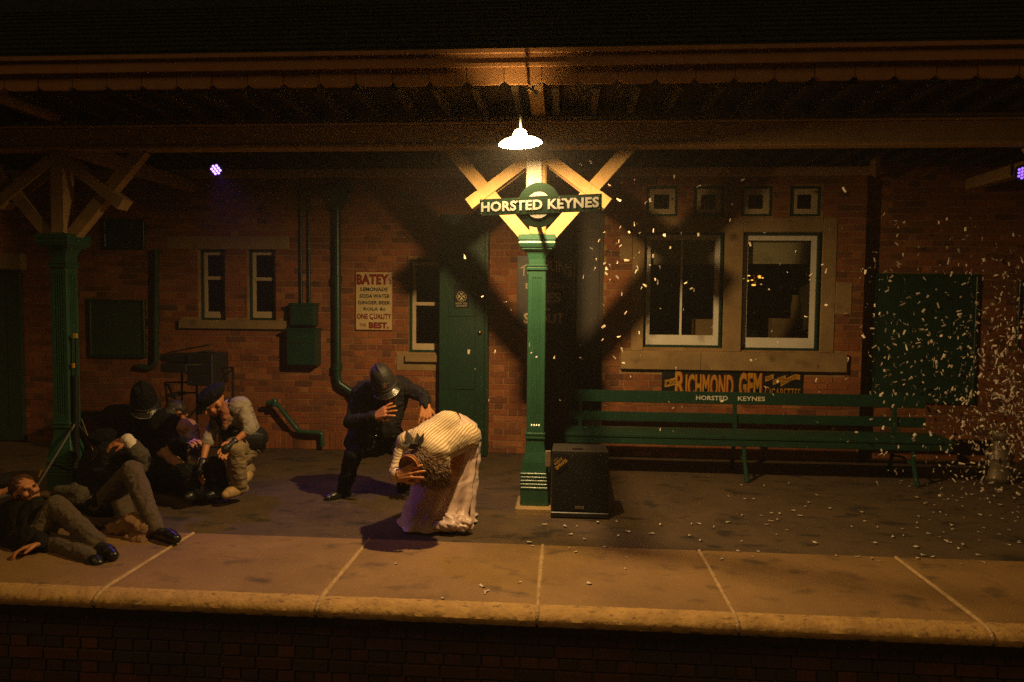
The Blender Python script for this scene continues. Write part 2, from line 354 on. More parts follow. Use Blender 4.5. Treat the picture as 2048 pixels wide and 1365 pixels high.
def blob(name, prims, mname, parent, vox=.012, smooth=4, wr=None, seed=1, dec=None):
    mb = MB()
    for p in prims:
        if p[0] == 'c': capsule(mb, *p[1:])
        elif p[0] == 'e': ellip(mb, *p[1:])
        elif p[0] == 'o': mb.obox(*p[1:])
        elif p[0] == 'l': mb.loft(p[1])
    me = bpy.data.meshes.new(name); me.from_pydata(mb.v, [], mb.f)
    bm = bmesh.new(); bm.from_mesh(me); bmesh.ops.recalc_face_normals(bm, faces=bm.faces[:]); bm.to_mesh(me); bm.free()
    o = bpy.data.objects.new(name, me); C.objects.link(o)
    r = o.modifiers.new('r', 'REMESH'); r.mode = 'VOXEL'; r.voxel_size = vox; r.use_smooth_shade = True
    s = o.modifiers.new('s', 'SMOOTH'); s.factor = .5; s.iterations = smooth
    if dec: d = o.modifiers.new('d', 'DECIMATE'); d.ratio = dec
    out = bpy.data.meshes.new_from_object(o.evaluated_get(bpy.context.evaluated_depsgraph_get()))
    bpy.data.objects.remove(o); bpy.data.meshes.remove(me)
    nv = len(out.vertices); co = np.empty(nv * 3); out.vertices.foreach_get('co', co); P = co.reshape(-1, 3)
    if wr and nv:
        no = np.empty(nv * 3); out.vertices.foreach_get('normal', no); N_ = no.reshape(-1, 3)
        w = wave(P, seed, wr[1] * .8); w2 = wave(P, seed + 77, wr[1] * .45)
        w = ((1 - np.minimum(np.abs(w) * 1.6, 1)) ** 1.5 * 1.3 - .35) * .8 + .5 * w2
        P = P + N_ * (w * wr[0])[:, None]
    out.vertices.foreach_set('co', np.ascontiguousarray(P).ravel()); out.update()
    out.materials.clear(); out.materials.append(M[mname])
    out.polygons.foreach_set('use_smooth', [True] * len(out.polygons))
    out.name = name
    return link(name, out, parent)

# ------------------------------------------------------------------ SETTING
YE, YB, YC, YV, YW, YR = 4.0, 5.05, 6.0, 5.15, 8.2, 8.42      # edge, slab back, columns, valance, wall, recessed wall
def grid_sheet(name, x0, x1, y0, y1, z, mname, kind='structure', step=.25, amp=.004):
    mb = MB(); nx = int((x1 - x0) / step); ny = int((y1 - y0) / step); vv = []
    for j in range(ny + 1):
        for i in range(nx + 1):
            X, Y = x0 + (x1 - x0) * i / nx, y0 + (y1 - y0) * j / ny
            vv.append((X, Y, z + amp * (math.sin(X*1.7 + Y) + math.sin(Y*2.9 - X*.6)) * .5))
    mb.add(vv, [(j*(nx+1)+i, j*(nx+1)+i+1, (j+1)*(nx+1)+i+1, (j+1)*(nx+1)+i) for j in range(ny) for i in range(nx)])
    o = mb.build(name, mname, smooth='all', fix=False); o['kind'] = kind; return o
g = MB().add([(-30,-30,-1.0),(30,-30,-1.0),(30,30,-1.0),(-30,30,-1.0)], [(0,1,2,3)]).build('ground', 'ballast'); g['kind'] = 'structure'
grid_sheet('platform', -9, 9, YB - .02, 11.5, -.006, 'asphalt')
pe = bpy.data.objects.new('platform_edge', None); C.objects.link(pe); pe['kind'] = 'structure'; pe.location = (0, YE, 0)
# coping slabs with a worn bullnose
joints = [-6.6, -5.35, -4.07, -2.78, -1.42, -0.125, 1.005, 2.37, 3.6, 4.85, 6.1, 7.4]
def coping(x0, x1, seed):
    r = random.Random(seed); g_ = .008; x0 += g_; x1 -= g_; n = max(int((x1 - x0) / .022), 8)
    prof = [(YB - .006, -.09), (YB - .006, 0), (4.75, .001), (4.35, 0), (4.12, 0), (4.03, -.001), (3.99, -.004), (3.955, -.013), (3.925, -.028), (3.908, -.048), (3.906, -.066), (3.914, -.084), (3.94, -.094), (4.1, -.094)]
    vv = []; k = len(prof)
    for i in range(n + 1):
        X = x0 + (x1 - x0) * i / n
        for q, (y, z) in enumerate(prof):
            a = .0022 if 5 <= q <= 11 else .0
            e = .006 * math.exp(-min(X - x0, x1 - X) / .012)
            vv.append((X, y + r.uniform(-a, a) + (e if 6 <= q <= 10 else 0), z + r.uniform(-a, a) * .8 - (e if 1 <= q < 9 else 0)))
    mb = MB(); ff = [(i*k+j, i*k+j+1, (i+1)*k+j+1, (i+1)*k+j) for i in range(n) for j in range(k - 1)]
    mb.v = vv
    for i in range(n):
        for j in range(k - 1):
            mb.f.append((i*k+j, i*k+j+1, (i+1)*k+j+1, (i+1)*k+j)); mb.mi.append(1 if 5 <= j else 0)
    mb.f += [tuple(range(k))[::-1], tuple(n*k + j for j in range(k))]; mb.mi += [0, 0]
    return mb.build('coping_slab', ['slab_concrete', 'nosing_stone'], pe, smooth=True)
for i in range(len(joints) - 1): coping(joints[i], joints[i+1], i)
for jx in joints:
    mb = MB(); vv = []; r = random.Random(jx); pr = [(YB, .001), (4.8, .002), (4.5, .002), (4.25, .002), (4.05, .001), (3.985, -.004), (3.945, -.016), (3.915, -.038), (3.908, -.066), (3.93, -.088)]
    for (y, z) in pr:
        for s in (-1, -.35, .35, 1): vv.append((jx + s * .0135 + r.uniform(-.003, .003), y, z + (.006 if abs(s) < .5 else -.006)))
    mb.add(vv, [(i*4+j, i*4+j+1, (i+1)*4+j+1, (i+1)*4+j) for i in range(len(pr)-1) for j in range(3)])
    mb.build('joint_strip', 'joint_mortar', pe, smooth='all')
# platform face below the coping
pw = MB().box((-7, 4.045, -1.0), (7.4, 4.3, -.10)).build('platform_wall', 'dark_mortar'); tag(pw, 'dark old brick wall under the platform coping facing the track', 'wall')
def brick_mesh(name, mname, ch=.004):
    me = MB().cbox((-.5, -.5, -.5), (.5, .5, .5), .03).build(name, mname)
    m_ = me.data; bpy.data.objects.remove(me); return m_
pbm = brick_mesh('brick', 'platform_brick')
def put_brick(me, parent, x0, x1, y, z0, z1, d, name='brick'):
    o = bpy.data.objects.new(name, me); C.objects.link(o); o.parent = parent
    if parent.parent is None: o.matrix_parent_inverse = parent.matrix_basis.inverted()
    o.location = ((x0+x1)/2, y + d/2, (z0+z1)/2); o.scale = (x1-x0, d, z1-z0); return o
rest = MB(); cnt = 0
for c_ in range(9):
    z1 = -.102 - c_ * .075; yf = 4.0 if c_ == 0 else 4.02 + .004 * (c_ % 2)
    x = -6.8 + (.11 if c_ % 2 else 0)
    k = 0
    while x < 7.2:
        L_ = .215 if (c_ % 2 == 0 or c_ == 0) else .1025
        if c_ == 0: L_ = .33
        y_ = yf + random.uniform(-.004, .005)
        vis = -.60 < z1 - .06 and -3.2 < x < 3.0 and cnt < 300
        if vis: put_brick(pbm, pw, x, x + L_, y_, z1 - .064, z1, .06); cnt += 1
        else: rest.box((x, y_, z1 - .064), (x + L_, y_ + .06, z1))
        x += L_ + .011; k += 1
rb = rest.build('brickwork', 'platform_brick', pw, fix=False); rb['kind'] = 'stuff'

# ------------------------------------------------------------------ STATION BUILDING
bld = thing('station_building', 'red brick station building with stone dressed sash windows', 'building', (0, YW, 0))
def WX(x, y=650, Y=YW): return at(x, y, Y).x
def WZ(y, x=1000, Y=YW): return at(x, y, Y).z
XL, XR = -7.6, WX(1727, 620)
# openings (photo coordinates on the wall plane)
def rect(x0, y0, x1, y1, Y=YW):
    a = at(x0, (y0+y1)/2, Y); b = at(x1, (y0+y1)/2, Y); t = at((x0+x1)/2, y0, Y); u = at((x0+x1)/2, y1, Y)
    return (a.x, u.z, b.x, t.z)
O = {}
O['l1'] = rect(396, 499, 450, 641); O['l2'] = rect(494, 499, 551, 641); O['n'] = rect(817, 519, 905, 706)
O['b1'] = rect(1288, 464, 1447, 696); O['b2'] = rect(1484, 465, 1642, 702)
tops = [(1293,372,1356,433), (1388,372,1449,433), (1483,372,1546,433), (1581,372,1643,433)]
for i, t in enumerate(tops): O['t%d' % i] = rect(*t)
# stone areas where bricks are left out
O['d'] = (WX(1062, 700), -.15, WX(1205, 700), WZ(420))
ST = [rect(333, 472, 578, 499), rect(362, 641, 582, 658), rect(793, 706, 907, 742),
      rect(1264, 436, 1671, 704), rect(1240, 704, 1690, 741)]
holes = list(O.values()) + ST
wall = MB()
# mortar backing, cut round the openings by a grid of cells
zs = sorted({-.2, 3.75} | {v for h in O.values() for v in (h[1], h[3])}); xs = sorted({XL, XR} | {v for h in O.values() for v in (h[0], h[2])})
for i in range(len(xs) - 1):
    for j in range(len(zs) - 1):
        cx_, cz_ = (xs[i]+xs[i+1])/2, (zs[j]+zs[j+1])/2
        if any(h[0] < cx_ < h[2] and h[1] < cz_ < h[3] for h in O.values()): continue
        wall.add([(xs[i],YW+.006,zs[j]),(xs[i+1],YW+.006,zs[j]),(xs[i+1],YW+.006,zs[j+1]),(xs[i],YW+.006,zs[j+1])], [(0,1,2,3)])
for h in O.values():      # reveals
    x0, z0, x1, z1 = h
    for a, b in (((x0,z0),(x1,z0)), ((x1,z0),(x1,z1)), ((x1,z1),(x0,z1)), ((x0,z1),(x0,z0))):
        wall.add([(a[0],YW+.006,a[1]),(b[0],YW+.006,b[1]),(b[0],YW+.25,b[1]),(a[0],YW+.25,a[1])], [(0,1,2,3)])
wall = wall.build('wall', 'mortar', bld, fix=False)
# corner return and recessed wall beyond the corner
MB().box((XR - .24, YW + .01, -.2), (XR - .004, YR + .1, 3.75)).build('corner_wall', 'mortar', bld)
rw = MB().box((XR - .3, YR + .008, -.2), (8.5, YR + .2, 3.75)).build('recessed_wall', 'mortar', bld)
bbm = brick_mesh('brick', 'brick')
def courses(x0, x1, z0, z1, holes_, face, cb):
    c_ = 0; z = z0
    while z < z1:
        zt = z + .065; iv = [(x0, x1)]
        for h in holes_:
            if h[1] < zt - .01 and h[3] > z + .01:
                nv = []
                for a, b in iv:
                    if h[2] <= a or h[0] >= b: nv.append((a, b)); continue
                    if h[0] > a: nv.append((a, h[0])); 
                    if h[2] < b: nv.append((h[2], b))
                iv = nv
        for a, b in iv:
            off = (.1125 * .5 if c_ % 2 else .0); x = x0 - .34 + (.17 if c_ % 2 else 0); k = 0
            while x < b:
                L_ = .215 if k % 2 == 0 else .1025
                p, q = max(x, a + .004), min(x + L_, b - .004)
                if q - p > .02: cb(p, q, z, zt, c_)
                x += L_ + .010; k += 1
        z += .075; c_ += 1
cand = []
def wpx(X, Y, Z):
    d = Vector((X, Y, Z - H)); w = d.dot(FW); return 1024 + F * d.dot(RT) / w, 682.5 - F * d.dot(UP) / w
bl = []
courses(XL, XR, .0, 3.7, holes, YW, lambda p, q, z, zt, c_: bl.append((p, q, z, zt)))
def prio(b):
    x, y = wpx((b[0]+b[1])/2, YW, (b[2]+b[3])/2)
    ok = (560 < x < 870 and 480 < y < 850) or (975 < x < 1045 and 520 < y < 905) or (1206 < x < 1265 and 500 < y < 780) or (1672 < x < 1725 and 480 < y < 790)
    if 576 < x < 640 and 595 < y < 740: ok = False
    if 710 < x < 787 and 542 < y < 662: ok = False
    if 690 < x < 800 and y > 740: ok = False
    return (0 if ok else 1, abs(x - 900) + abs(y - 660))
bl.sort(key=prio)
rest = MB()
for i, (p, q, z, zt) in enumerate(bl):
    pr = random.uniform(-.0025, .0035)
    if i < 300: put_brick(bbm, wall, p, q, YW - .002 + pr, z, zt, .05)
    else: rest.add([(p,YW-.002+pr,z),(q,YW-.002+pr,z),(q,YW-.002+pr,zt),(p,YW-.002+pr,zt),(p,YW+.02,z),(q,YW+.02,z),(q,YW+.02,zt),(p,YW+.02,zt)],
                   [(0,1,2,3),(1,5,6,2),(5,4,7,6),(4,0,3,7),(3,2,6,7),(4,5,1,0)])
o = rest.build('brickwork', 'brick', wall, fix=False); o['kind'] = 'stuff'
rest = MB()
def rb_(p, q, z, zt, c_):
    y = YR + random.uniform(-.003, .003); rest.box((p, y, z), (q, y + .03, zt))
courses(XR, 8.4, .0, 3.7, [], YR, rb_)
o = rest.build('brickwork', 'brick', rw, fix=False); o['kind'] = 'stuff'
# soldier course plinth along the foot of the wall
sol = MB(); x = WX(330, 890)
while x < WX(700, 890):
    put_brick(bbm, wall, x, x + .064, YW - .055 + random.uniform(-.004, .004), 0.0, .20, .055, 'plinth_brick'); x += .0745
MB().box((WX(330, 890), YW - .045, -.02), (WX(700, 890), YW, .19)).build('plinth', 'mortar', bld)
# stone dressings
def stone(name, r, d=.012, back=.12, parent=bld, ch=.006):
    return MB().cbox((r[0], YW - d, r[1]), (r[2], YW + back, r[3]), ch).build(name, 'stone', parent)
stone('lintel', ST[0]); stone('sill', ST[1], .06)
stone('sill', rect(793, 706, 907, 742), .008); stone('sill_ledge', rect(812, 709, 907, 724), .07)
r = ST[3]; b1, b2 = O['b1'], O['b2']
stone('jamb_stone', (r[0], r[1], b1[0], r[3])); stone('jamb_stone', (b2[2], r[1], r[2], r[3]))
stone('jamb_stone', (WX(1240, 500), WZ(520), r[0] - .003, WZ(470)), .010); stone('jamb_stone', (r[2] + .003, WZ(622), WX(1703, 600), WZ(560)), .010)
mul = stone('mullion', (b1[2], r[1], b2[0], r[3]), .016)
stone('transom', (b1[0], b1[3] + .002, b1[2], r[3] - .001), .014); stone('transom', (b2[0], b2[3] + .002, b2[2], r[3] - .001), .014)
s5 = ST[4]; mid = WX(1400, 720)
stone('sill', (s5[0], s5[1], mid - .002, s5[3]), .07, .2); stone('sill', (mid + .002, s5[1], s5[2], s5[3]), .068, .2)

def sash(o, name, label, mname='sash_paint', fr=.045, glaze='window_glass', meet=None, vbar=None, bot=.075, outer='dark_green_paint', rec=.10, parent=bld):
    x0, z0, x1, z1 = o; y = YW + rec; e = .028
    mb = MB()
    mb.box((x0, y - .03, z0), (x0 + e, y + .06, z1)).box((x1 - e, y - .03, z0), (x1, y + .06, z1)).box((x0 + e, y - .03, z1 - e), (x1 - e, y + .06, z1)).box((x0 + e, y - .03, z0), (x1 - e, y + .06, z0 + e))
    w = mb.build(name, outer, parent)
    w['label'] = label
    a0, a1, c0, c1 = x0 + e, x1 - e, z0 + e, z1 - e
    s = MB(); s.box((a0, y, c0), (a0 + fr, y + .04, c1)).box((a1 - fr, y, c0), (a1, y + .04, c1)).box((a0 + fr, y, c1 - fr), (a1 - fr, y + .04, c1)).box((a0 + fr, y, c0), (a1 - fr, y + .04, c0 + bot))
    if vbar: s.box((vbar - .011, y + .004, c0 + bot), (vbar + .011, y + .036, c1 - fr))
    if meet: s.box((a0 + fr, y - .006, meet - .02), (a1 - fr, y + .044, meet + .02))
    s.build('sash', mname, w)
    spl = [c0 + bot] + ([meet] if meet else []) + [c1 - fr]
    for i in range(len(spl) - 1):
        MB().add([(a0 + fr, y + .02, spl[i]), (a1 - fr, y + .02, spl[i]), (a1 - fr, y + .02, spl[i+1]), (a0 + fr, y + .02, spl[i+1])], [(0,1,2,3)]).build('pane', glaze if i == 0 else 'window_glass', w)
    return w
sash(O['l1'], 'window', 'narrow sash window, farther of the pair from the drainpipe', meet=WZ(556, 420), fr=.035)
sash(O['l2'], 'window', 'narrow sash window nearer to the meter boxes', meet=WZ(558, 520), fr=.035)
sash(O['n'], 'window', 'sash window partly hidden by the open green door', meet=WZ(608, 850), glaze='frosted', fr=.04)
sash(O['b1'], 'window', 'large white sash window with central glazing bar', 'white_paint', fr=.055, bot=.115, vbar=WX(1366, 560))
sash(O['b2'], 'window', 'large white sash window with half lowered blind', 'white_paint', fr=.055, bot=.115)
for i in range(4): sash(O['t%d' % i], 'window', 'small square top light window above the large windows', fr=.062, bot=.062, rec=.05)
# rooms behind the glass
def room(x0, x1, z0, z1, y0, y1):
    MB().add([(x0,y0,z0),(x1,y0,z0),(x1,y1,z0),(x0,y1,z0),(x0,y0,z1),(x1,y0,z1),(x1,y1,z1),(x0,y1,z1)],
             [(0,1,2,3),(7,6,5,4),(3,2,6,7),(0,3,7,4),(1,5,6,2)]).build('room', 'interior', bld, fix=False)
room(WX(1262), WX(1690), .3, 3.4, YW + .26, YW + 2.6)
room(WX(370), WX(930), .5, 3.0, YW + .26, YW + 1.4)
bx = O['b2']; MB().box((bx[0] + .02, YW + .22, WZ(526, 1560)), (bx[2] - .02, YW + .235, bx[3])).build('roller_blind', 'blind', bld)
bx = O['b1']; MB().box((bx[0] + .02, YW + .22, WZ(528, 1360)), (bx[2] - .02, YW + .235, bx[3])).build('roller_blind', 'blind', bld)
# doorway in the shadow of the column
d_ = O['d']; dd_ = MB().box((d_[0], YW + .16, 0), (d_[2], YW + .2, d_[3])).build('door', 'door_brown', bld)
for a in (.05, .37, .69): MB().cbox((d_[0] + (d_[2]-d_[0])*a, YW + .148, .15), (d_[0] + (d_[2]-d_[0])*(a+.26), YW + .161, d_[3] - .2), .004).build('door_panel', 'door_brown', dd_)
# canopy brackets on the wall
MB().bar(at(1752, 350, YW - .05), at(1752, 296, YW - .05), .10, .10).bar(at(1750, 348, YW - .05), at(1750, 300, YW - .5), .07, .07).build('wall_bracket', 'cream_timber', bld)

# things in the room
def boxthing(name, label, cat, c, w, d, h, mname):
    mb = MB().cbox((c[0]-w/2, c[1]-d/2, c[2]), (c[0]+w/2, c[1]+d/2, c[2]+h), .006)
    mb.obox((c[0], c[1]-d/2-.002, c[2]+h*.55), (w*.12,0,0), (0,.001,0), (0,0,h*.45))
    return tag(mb.build(name, mname), label, cat)
p = at(1572, 680, 8.75); MB().box((WX(1270), 8.5, p.z - .06), (WX(1680), 9.2, p.z - .002)).build('window_table', 'interior', bld)
boxthing('cardboard_box', 'brown cardboard box behind the blind window', 'box', (p.x, 8.85, p.z), .36, .3, .26, 'cardboard')
p2 = at(1425, 680, 8.75); boxthing('cardboard_box', 'pair of stacked brown cartons behind the window with glazing bar', 'box', (p2.x, 8.85, p.z), .42, .3, .24, 'cardboard')
v = at(1588, 640, 8.8); MB().lathe([(.03,0),(.055,.02),(.06,.16),(.045,.26),(.05,.30),(.035,.30)], (v.x, 8.75, v.z)).build('tall_jar', 'stone', smooth=True)
tag(bpy.data.objects['tall_jar'], 'tall pale jar standing inside the blind window', 'jar')
L0 = at(1512, 548, 8.7)
bl_ = thing('glint_lamp', 'brass hanging lamp with glowing beads, added for golden reflections in the blind window', 'lamp', L0)
MB().lathe([(.004,.25),(.006,.08),(.05,.06),(.075,.0),(.08,-.02),(.02,-.03),(.035,-.06),(.03,-.10),(.01,-.12)], L0, 20).build('lamp_body', 'brass', bl_, smooth=True)
for a in range(7):
    q = L0 + Vector((.09*math.cos(a*.9) - .01, .02*math.sin(a), -.05 + .03*math.sin(a*2.1) - .012*a*(a % 2))); MB().ball(q, (.012 + .008*(a % 3), .008, .008 + .004*(a % 2)), 8, 6).build('glint_bead', 'glint_glow', bl_, smooth='all')  # glowing beads added to imitate golden reflections in the window
MB().tube([L0 + Vector((0,0,.08)), L0 + Vector((0,0,.6))], .004).build('chain', 'brass', bl_)

# ------------------------------------------------------------------ CANOPY
can = thing('platform_canopy', 'long timber platform canopy with notched valance boards', 'canopy', (0, YV, 3.4))
def cz(y, Y, x=1068): return at(x, y, Y).z
X0, X1 = -7.0, 7.0
zf0, zf1, zf2 = cz(171, YV), cz(135, YV), cz(101, YV)
MB().cbox((X0, YV - .03, zf1), (X1, YV + .05, zf2), .006).box((X0, YV - .042, zf1 - .004), (X1, YV - .028, zf1 + .022)).box((X0, YV - .05, zf2 - .03), (X1, YV - .028, zf2)).build('fascia', 'fascia_timber', can)
ph = at(1236, 165, YV).x; pitch = .2735
for k in range(-24, 22):
    a = ph + k * pitch + .003; b = a + pitch - .006; ch = .034
    if b < X0 or a > X1: continue
    dy = random.uniform(-.0025, .0025)
    MB().prism([(a, YV - .012 + dy, zf1 + .002), (a, YV - .012 + dy, zf0 + ch), (a + ch, YV - .012 + dy, zf0 + .006), (b - ch, YV - .012 + dy, zf0 + .006), (b, YV - .012 + dy, zf0 + ch), (b, YV - .012 + dy, zf1 + .002)], (0, .026, 0)).build('valance_board', 'fascia_timber', can)
zb0, zb1, zb2 = cz(294, 5.93), cz(248, 5.93), cz(235, 5.93)
bm_ = MB().cbox((X0, 5.93, zb0), (X1, 6.07, zb1), .008); bm_.cbox((X0, 5.905, zb1 + .001), (X1, 6.09, zb1 + .022), .005).cbox((X0, 5.94, zb1 + .023), (X1, 6.06, zb2 + .01), .004)
bm_.box((X0, 5.922, zb0 + .012), (X1, 5.928, zb0 + .03)); bm_.build('beam', 'cream_timber', can)
zr = zb2 + .012
x = X0
k = 0
while x < X1:
    if abs(x - (-.23)) > .1:
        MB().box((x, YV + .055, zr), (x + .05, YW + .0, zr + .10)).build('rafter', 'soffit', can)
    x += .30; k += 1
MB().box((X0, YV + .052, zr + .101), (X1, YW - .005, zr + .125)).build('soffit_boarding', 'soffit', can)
MB().cbox((X0, YW - .08, zr - .10), (XR, YW - .004, zr - .002), .006).build('wall_plate', 'cream_timber', can)
# roof slope above the fascia, lapped boards
sl = math.radians(33); rf = MB().obox((0, YV + .05 + 2.2*math.cos(sl), zf2 - .06 + 2.2*math.sin(sl)), (X1, 0, 0), (0, 2.2*math.cos(sl), 2.2*math.sin(sl)), (0, -math.sin(sl)*.01, math.cos(sl)*.01)).build('roof', 'roof_green', can)
for k in range(13):
    s_ = .05 + k * .17; c_ = Vector((0, YV + .02 + s_*math.cos(sl), zf2 - .035 + s_*math.sin(sl)))
    MB().obox(c_, (X1, 0, 0), (0, .095*math.cos(sl - .06), .095*math.sin(sl - .06)), (0, -math.sin(sl)*.008, math.cos(sl)*.008)).build('roof_board', 'roof_green', rf)

# ------------------------------------------------------------------ COLUMNS
XC = at(1068.5, 1010, 5.9).x
def sq(cx_, cy_, z, h, c=.006):
    pts = [(-h+c,-h),(h-c,-h),(h,-h+c),(h,h-c),(h-c,h),(-h+c,h),(-h,h-c),(-h,-h+c)]
    return [Vector((cx_+a, cy_+b, z)) for a, b in pts]
def column(X, label, full=True):
    t = thing('canopy_column', label, 'column', (X, YC, 0), 'columns of the platform canopy')
    Z = lambda y: at(1068, y, 5.9).z
    w = lambda px: px * 5.9 / 1400
    MB().cbox((X - .16, YC - .20, -.02), (X + .16, YC + .20, .045), .008).build('plinth_stone', 'stone', t)
    prof = [(.03, w(28.5)), (Z(980), w(28.5))]
    for y in (976, 969, 962, 955, 948): prof += [(Z(y+2.6), w(28)), (Z(y+1.6), w(29.5)), (Z(y-1.2), w(29.5)), (Z(y-2.6), w(28))]
    prof += [(Z(940), w(27)), (Z(925), w(25.5)), (Z(905), w(20.5)), (Z(890), w(18.6)), (Z(880), w(18.2))]
    MB().loft([sq(X, YC, z, h) for z, h in prof]).build('pedestal', 'green_paint', t)
    MB().loft([sq(X, YC, z, h) for z, h in [(Z(880), w(18)), (Z(879), w(20.5)), (Z(875.5), w(20.5)), (Z(874.5), w(19)), (Z(872.5), w(19)), (Z(871.5), w(20.5)), (Z(868), w(20.5)), (Z(867), w(18))]]).build('moulding', 'green_paint', t)
    h = w(18); gp = []
    def side(fn):
        out = []
        for i in range(4):
            c_ = (-.42 + .28 * i) * h
            for dx, dp in ((-.055, 0), (-.035, .010), (.035, .010), (.055, 0)): out.append(fn(c_ + dx * h * 1.5, dp))
        return out
    ring = [(-h+.006,-h)] + side(lambda a, d: (a, -h + d)) + [(h-.006,-h),(h,-h+.006)] + side(lambda a, d: (h - d, a)) + [(h,h-.006),(h-.006,h)] + side(lambda a, d: (-a, h - d)) + [(-h+.006,h),(-h,h-.006)] + side(lambda a, d: (-h + d, -a)) + [(-h,-h+.006)]
    flat = [(max(-h, min(h, a)), max(-h, min(h, b))) for a, b in ring]
    def R_(rg, z): return [Vector((X + a, YC + b, z)) for a, b in rg]
    def un(rg):   # same ring without grooves
        o_ = []
        for a, b in rg:
            if abs(a) < h * .7 and b < 0: o_.append((a, -h))
            elif abs(a) < h * .7: o_.append((a, h))
            elif abs(b) < h * .7 and a > 0: o_.append((h, b))
            elif abs(b) < h * .7: o_.append((-h, b))
            else: o_.append((a, b))
        return o_
    u_ = un(ring)
    MB().loft([R_(u_, Z(868)), R_(u_, Z(853)), R_(ring, Z(850)), R_(ring, Z(557)), R_(u_, Z(554)), R_(u_, Z(541))]).build('shaft', 'green_paint', t)
    cp = [(Z(541), w(18)), (Z(540), w(21.5)), (Z(536), w(22)), (Z(535), w(20)), (Z(533), w(20)), (Z(532), w(22)), (Z(530), w(22)), (Z(529), w(17)), (Z(518), w(17.5)), (Z(508), w(20)), (Z(501), w(24)), (Z(499), w(30)), (Z(497), w(30)), (Z(495), w(33)), (Z(490), w(36)), (Z(487), w(37)), (Z(484), w(36)), (Z(483), w(35)), (Z(481.5), w(35)), (Z(480.5), w(37)), (Z(473), w(37)), (Z(470), w(35))]
    MB().loft([sq(X, YC, z, q, .004) for z, q in cp]).build('capital', 'green_paint', t)
    zt = Z(470)
    MB().cbox((X - .07, YC - .07, zt), (X + .07, YC + .07, zb0), .014).build('post', 'cream_timber', t)
    dx = lambda px: (px - 1068.5) * 5.93 / 1400
    for s in (-1, 1):
        MB().bar((X + s * dx(1090), YC, Z(474)), (X + s * dx(1249), YC, zb0 + .01), .105, .09).build('brace', 'cream_timber', t)
        e0 = Vector((X + s * dx(1083), YC, Z(312))); e1 = Vector((X + s * dx(1200), YC, Z(402)))
        for yy in (-.062, .062):
            MB().bar(e0 + Vector((0, yy, 0)), e1 + Vector((0, yy, 0)), .092, .022).build('tie_brace', 'cream_timber', t)
        d = (e1 - e0).normalized(); MB().bar(e1 - d * .07, e1 + d * .035, .10, .145).build('brace_end', 'cream_timber', t)
    # cantilever out to the valance and tie back to the wall
    MB().bar((X + .0, YC - .07, zb2 + .06), (X, YV + .06, zb2 + .06), .10, .11, (1,0,0)).build('cantilever', 'cream_timber', t)
    MB().bar((X, YC + .075, zb0 + .06), (X, YW - .01, zb0 + .06), .12, .12, (1,0,0)).build('tie_beam', 'cream_timber', t)
    return t
SP = 4.25
column(XC, 'green fluted iron column under the lit lamp and name sign')
column(XC - SP, 'green fluted column behind the people lying on the ground')
column(XC + 4.72, 'canopy column of which only the top brace shows at the picture edge')

# ------------------------------------------------------------------ LAMP
LP = at(1041, 288, 4.95)
lamp = thing('platform_lamp', 'lit white enamel shade lamp hanging above the station name sign', 'lamp', LP)
R0 = .152
MB().lathe([(R0, 0), (R0 - .004, .008), (.118, .028), (.075, .042), (.052, .050), (.046, .078), (.036, .092), (.016, .10)], LP, 48, axis=(-math.sin(math.radians(3.5)), 0, math.cos(math.radians(3.5))), cap=False).build('shade', 'opal_glass', lamp, smooth='all', fix=False)
MB().ball(LP + Vector((0,0,.038)), (.024,.024,.026), 16, 10).build('bulb', 'bulb_glow', lamp, smooth='all')
top = LP + Vector((0, 0, .10)); cz_ = zb2 + .06
MB().tube([top, top + Vector((0,0,.10)), Vector((top.x, top.y + .03, zf0 - .10)), Vector((top.x + .02, top.y + .12, zf0 - .03)), Vector((XC, YV + .10, cz_ - .05))], .008).build('stem', 'shade_out', lamp, smooth='all')
MB().bar((XC, YV + .07, cz_ - .055), (XC, YV + .14, cz_ - .055), .05, .02).build('bracket', 'shade_out', lamp)
ld = bpy.data.lights.new('lamp_light', 'POINT'); ld.energy = LAMP_W; ld.color = LAMP_COL; ld.shadow_soft_size = .042
lo = bpy.data.objects.new('lamp_light', ld); C.objects.link(lo); lo.location = LP + Vector((0, 0, .026)); lo.parent = lamp; lo.matrix_parent_inverse = lamp.matrix_basis.inverted()
bpy.data.objects['bulb'].visible_shadow = False

# ------------------------------------------------------------------ STATION NAME SIGN
SD0, SD1 = 5.095, 4.835
A, B, D = at(963, 433.5, SD0), at(1205.5, 423.3, SD1), at(963, 402, SD0)
rt = (B - A).normalized(); up_ = (D - A); hgt = up_.length; up_ = Vector((0,0,1)); rt.z = 0; wid = rt.length and (B - A).length; rt.normalize(); nr = rt.cross(up_)
A.z = (at(963, 433.5, SD0).z + B.z) / 2
_d = nr.dot(LP + Vector((0,0,.023)) - A); A += nr * (_d - .027)
sg = thing('station_sign', 'green and white round target sign reading HORSTED KEYNES on the column', 'sign', A)
th = .006
def plate(poly, name, mname, off, parent, t_=.006):
    return MB().prism([A + rt*a + up_*b + nr*off for a, b in poly], nr * t_).build(name, mname, parent)
hgt = .117
plate([(0,0),(wid,0),(wid,hgt),(0,hgt)], 'name_bar', 'sign_green', -.001, sg)
cxs, rad = wid * .497, .157
circ = lambda r_, a0=0, a1=2*math.pi, n=48: [(cxs + r_*math.cos(a0+(a1-a0)*i/n), hgt/2 + r_*math.sin(a0+(a1-a0)*i/n)) for i in range(n + (0 if abs(a1-a0-2*math.pi) < .01 else 1))]
plate(circ(rad), 'disc', 'sign_green', -.004, sg)
a_ = math.asin((hgt/2 + .004) / .092)
for q in (0, math.pi): plate(circ(.092, a_ + q, math.pi - a_ + q, 20), 'segment', 'enamel_white', .002, sg, .0022)
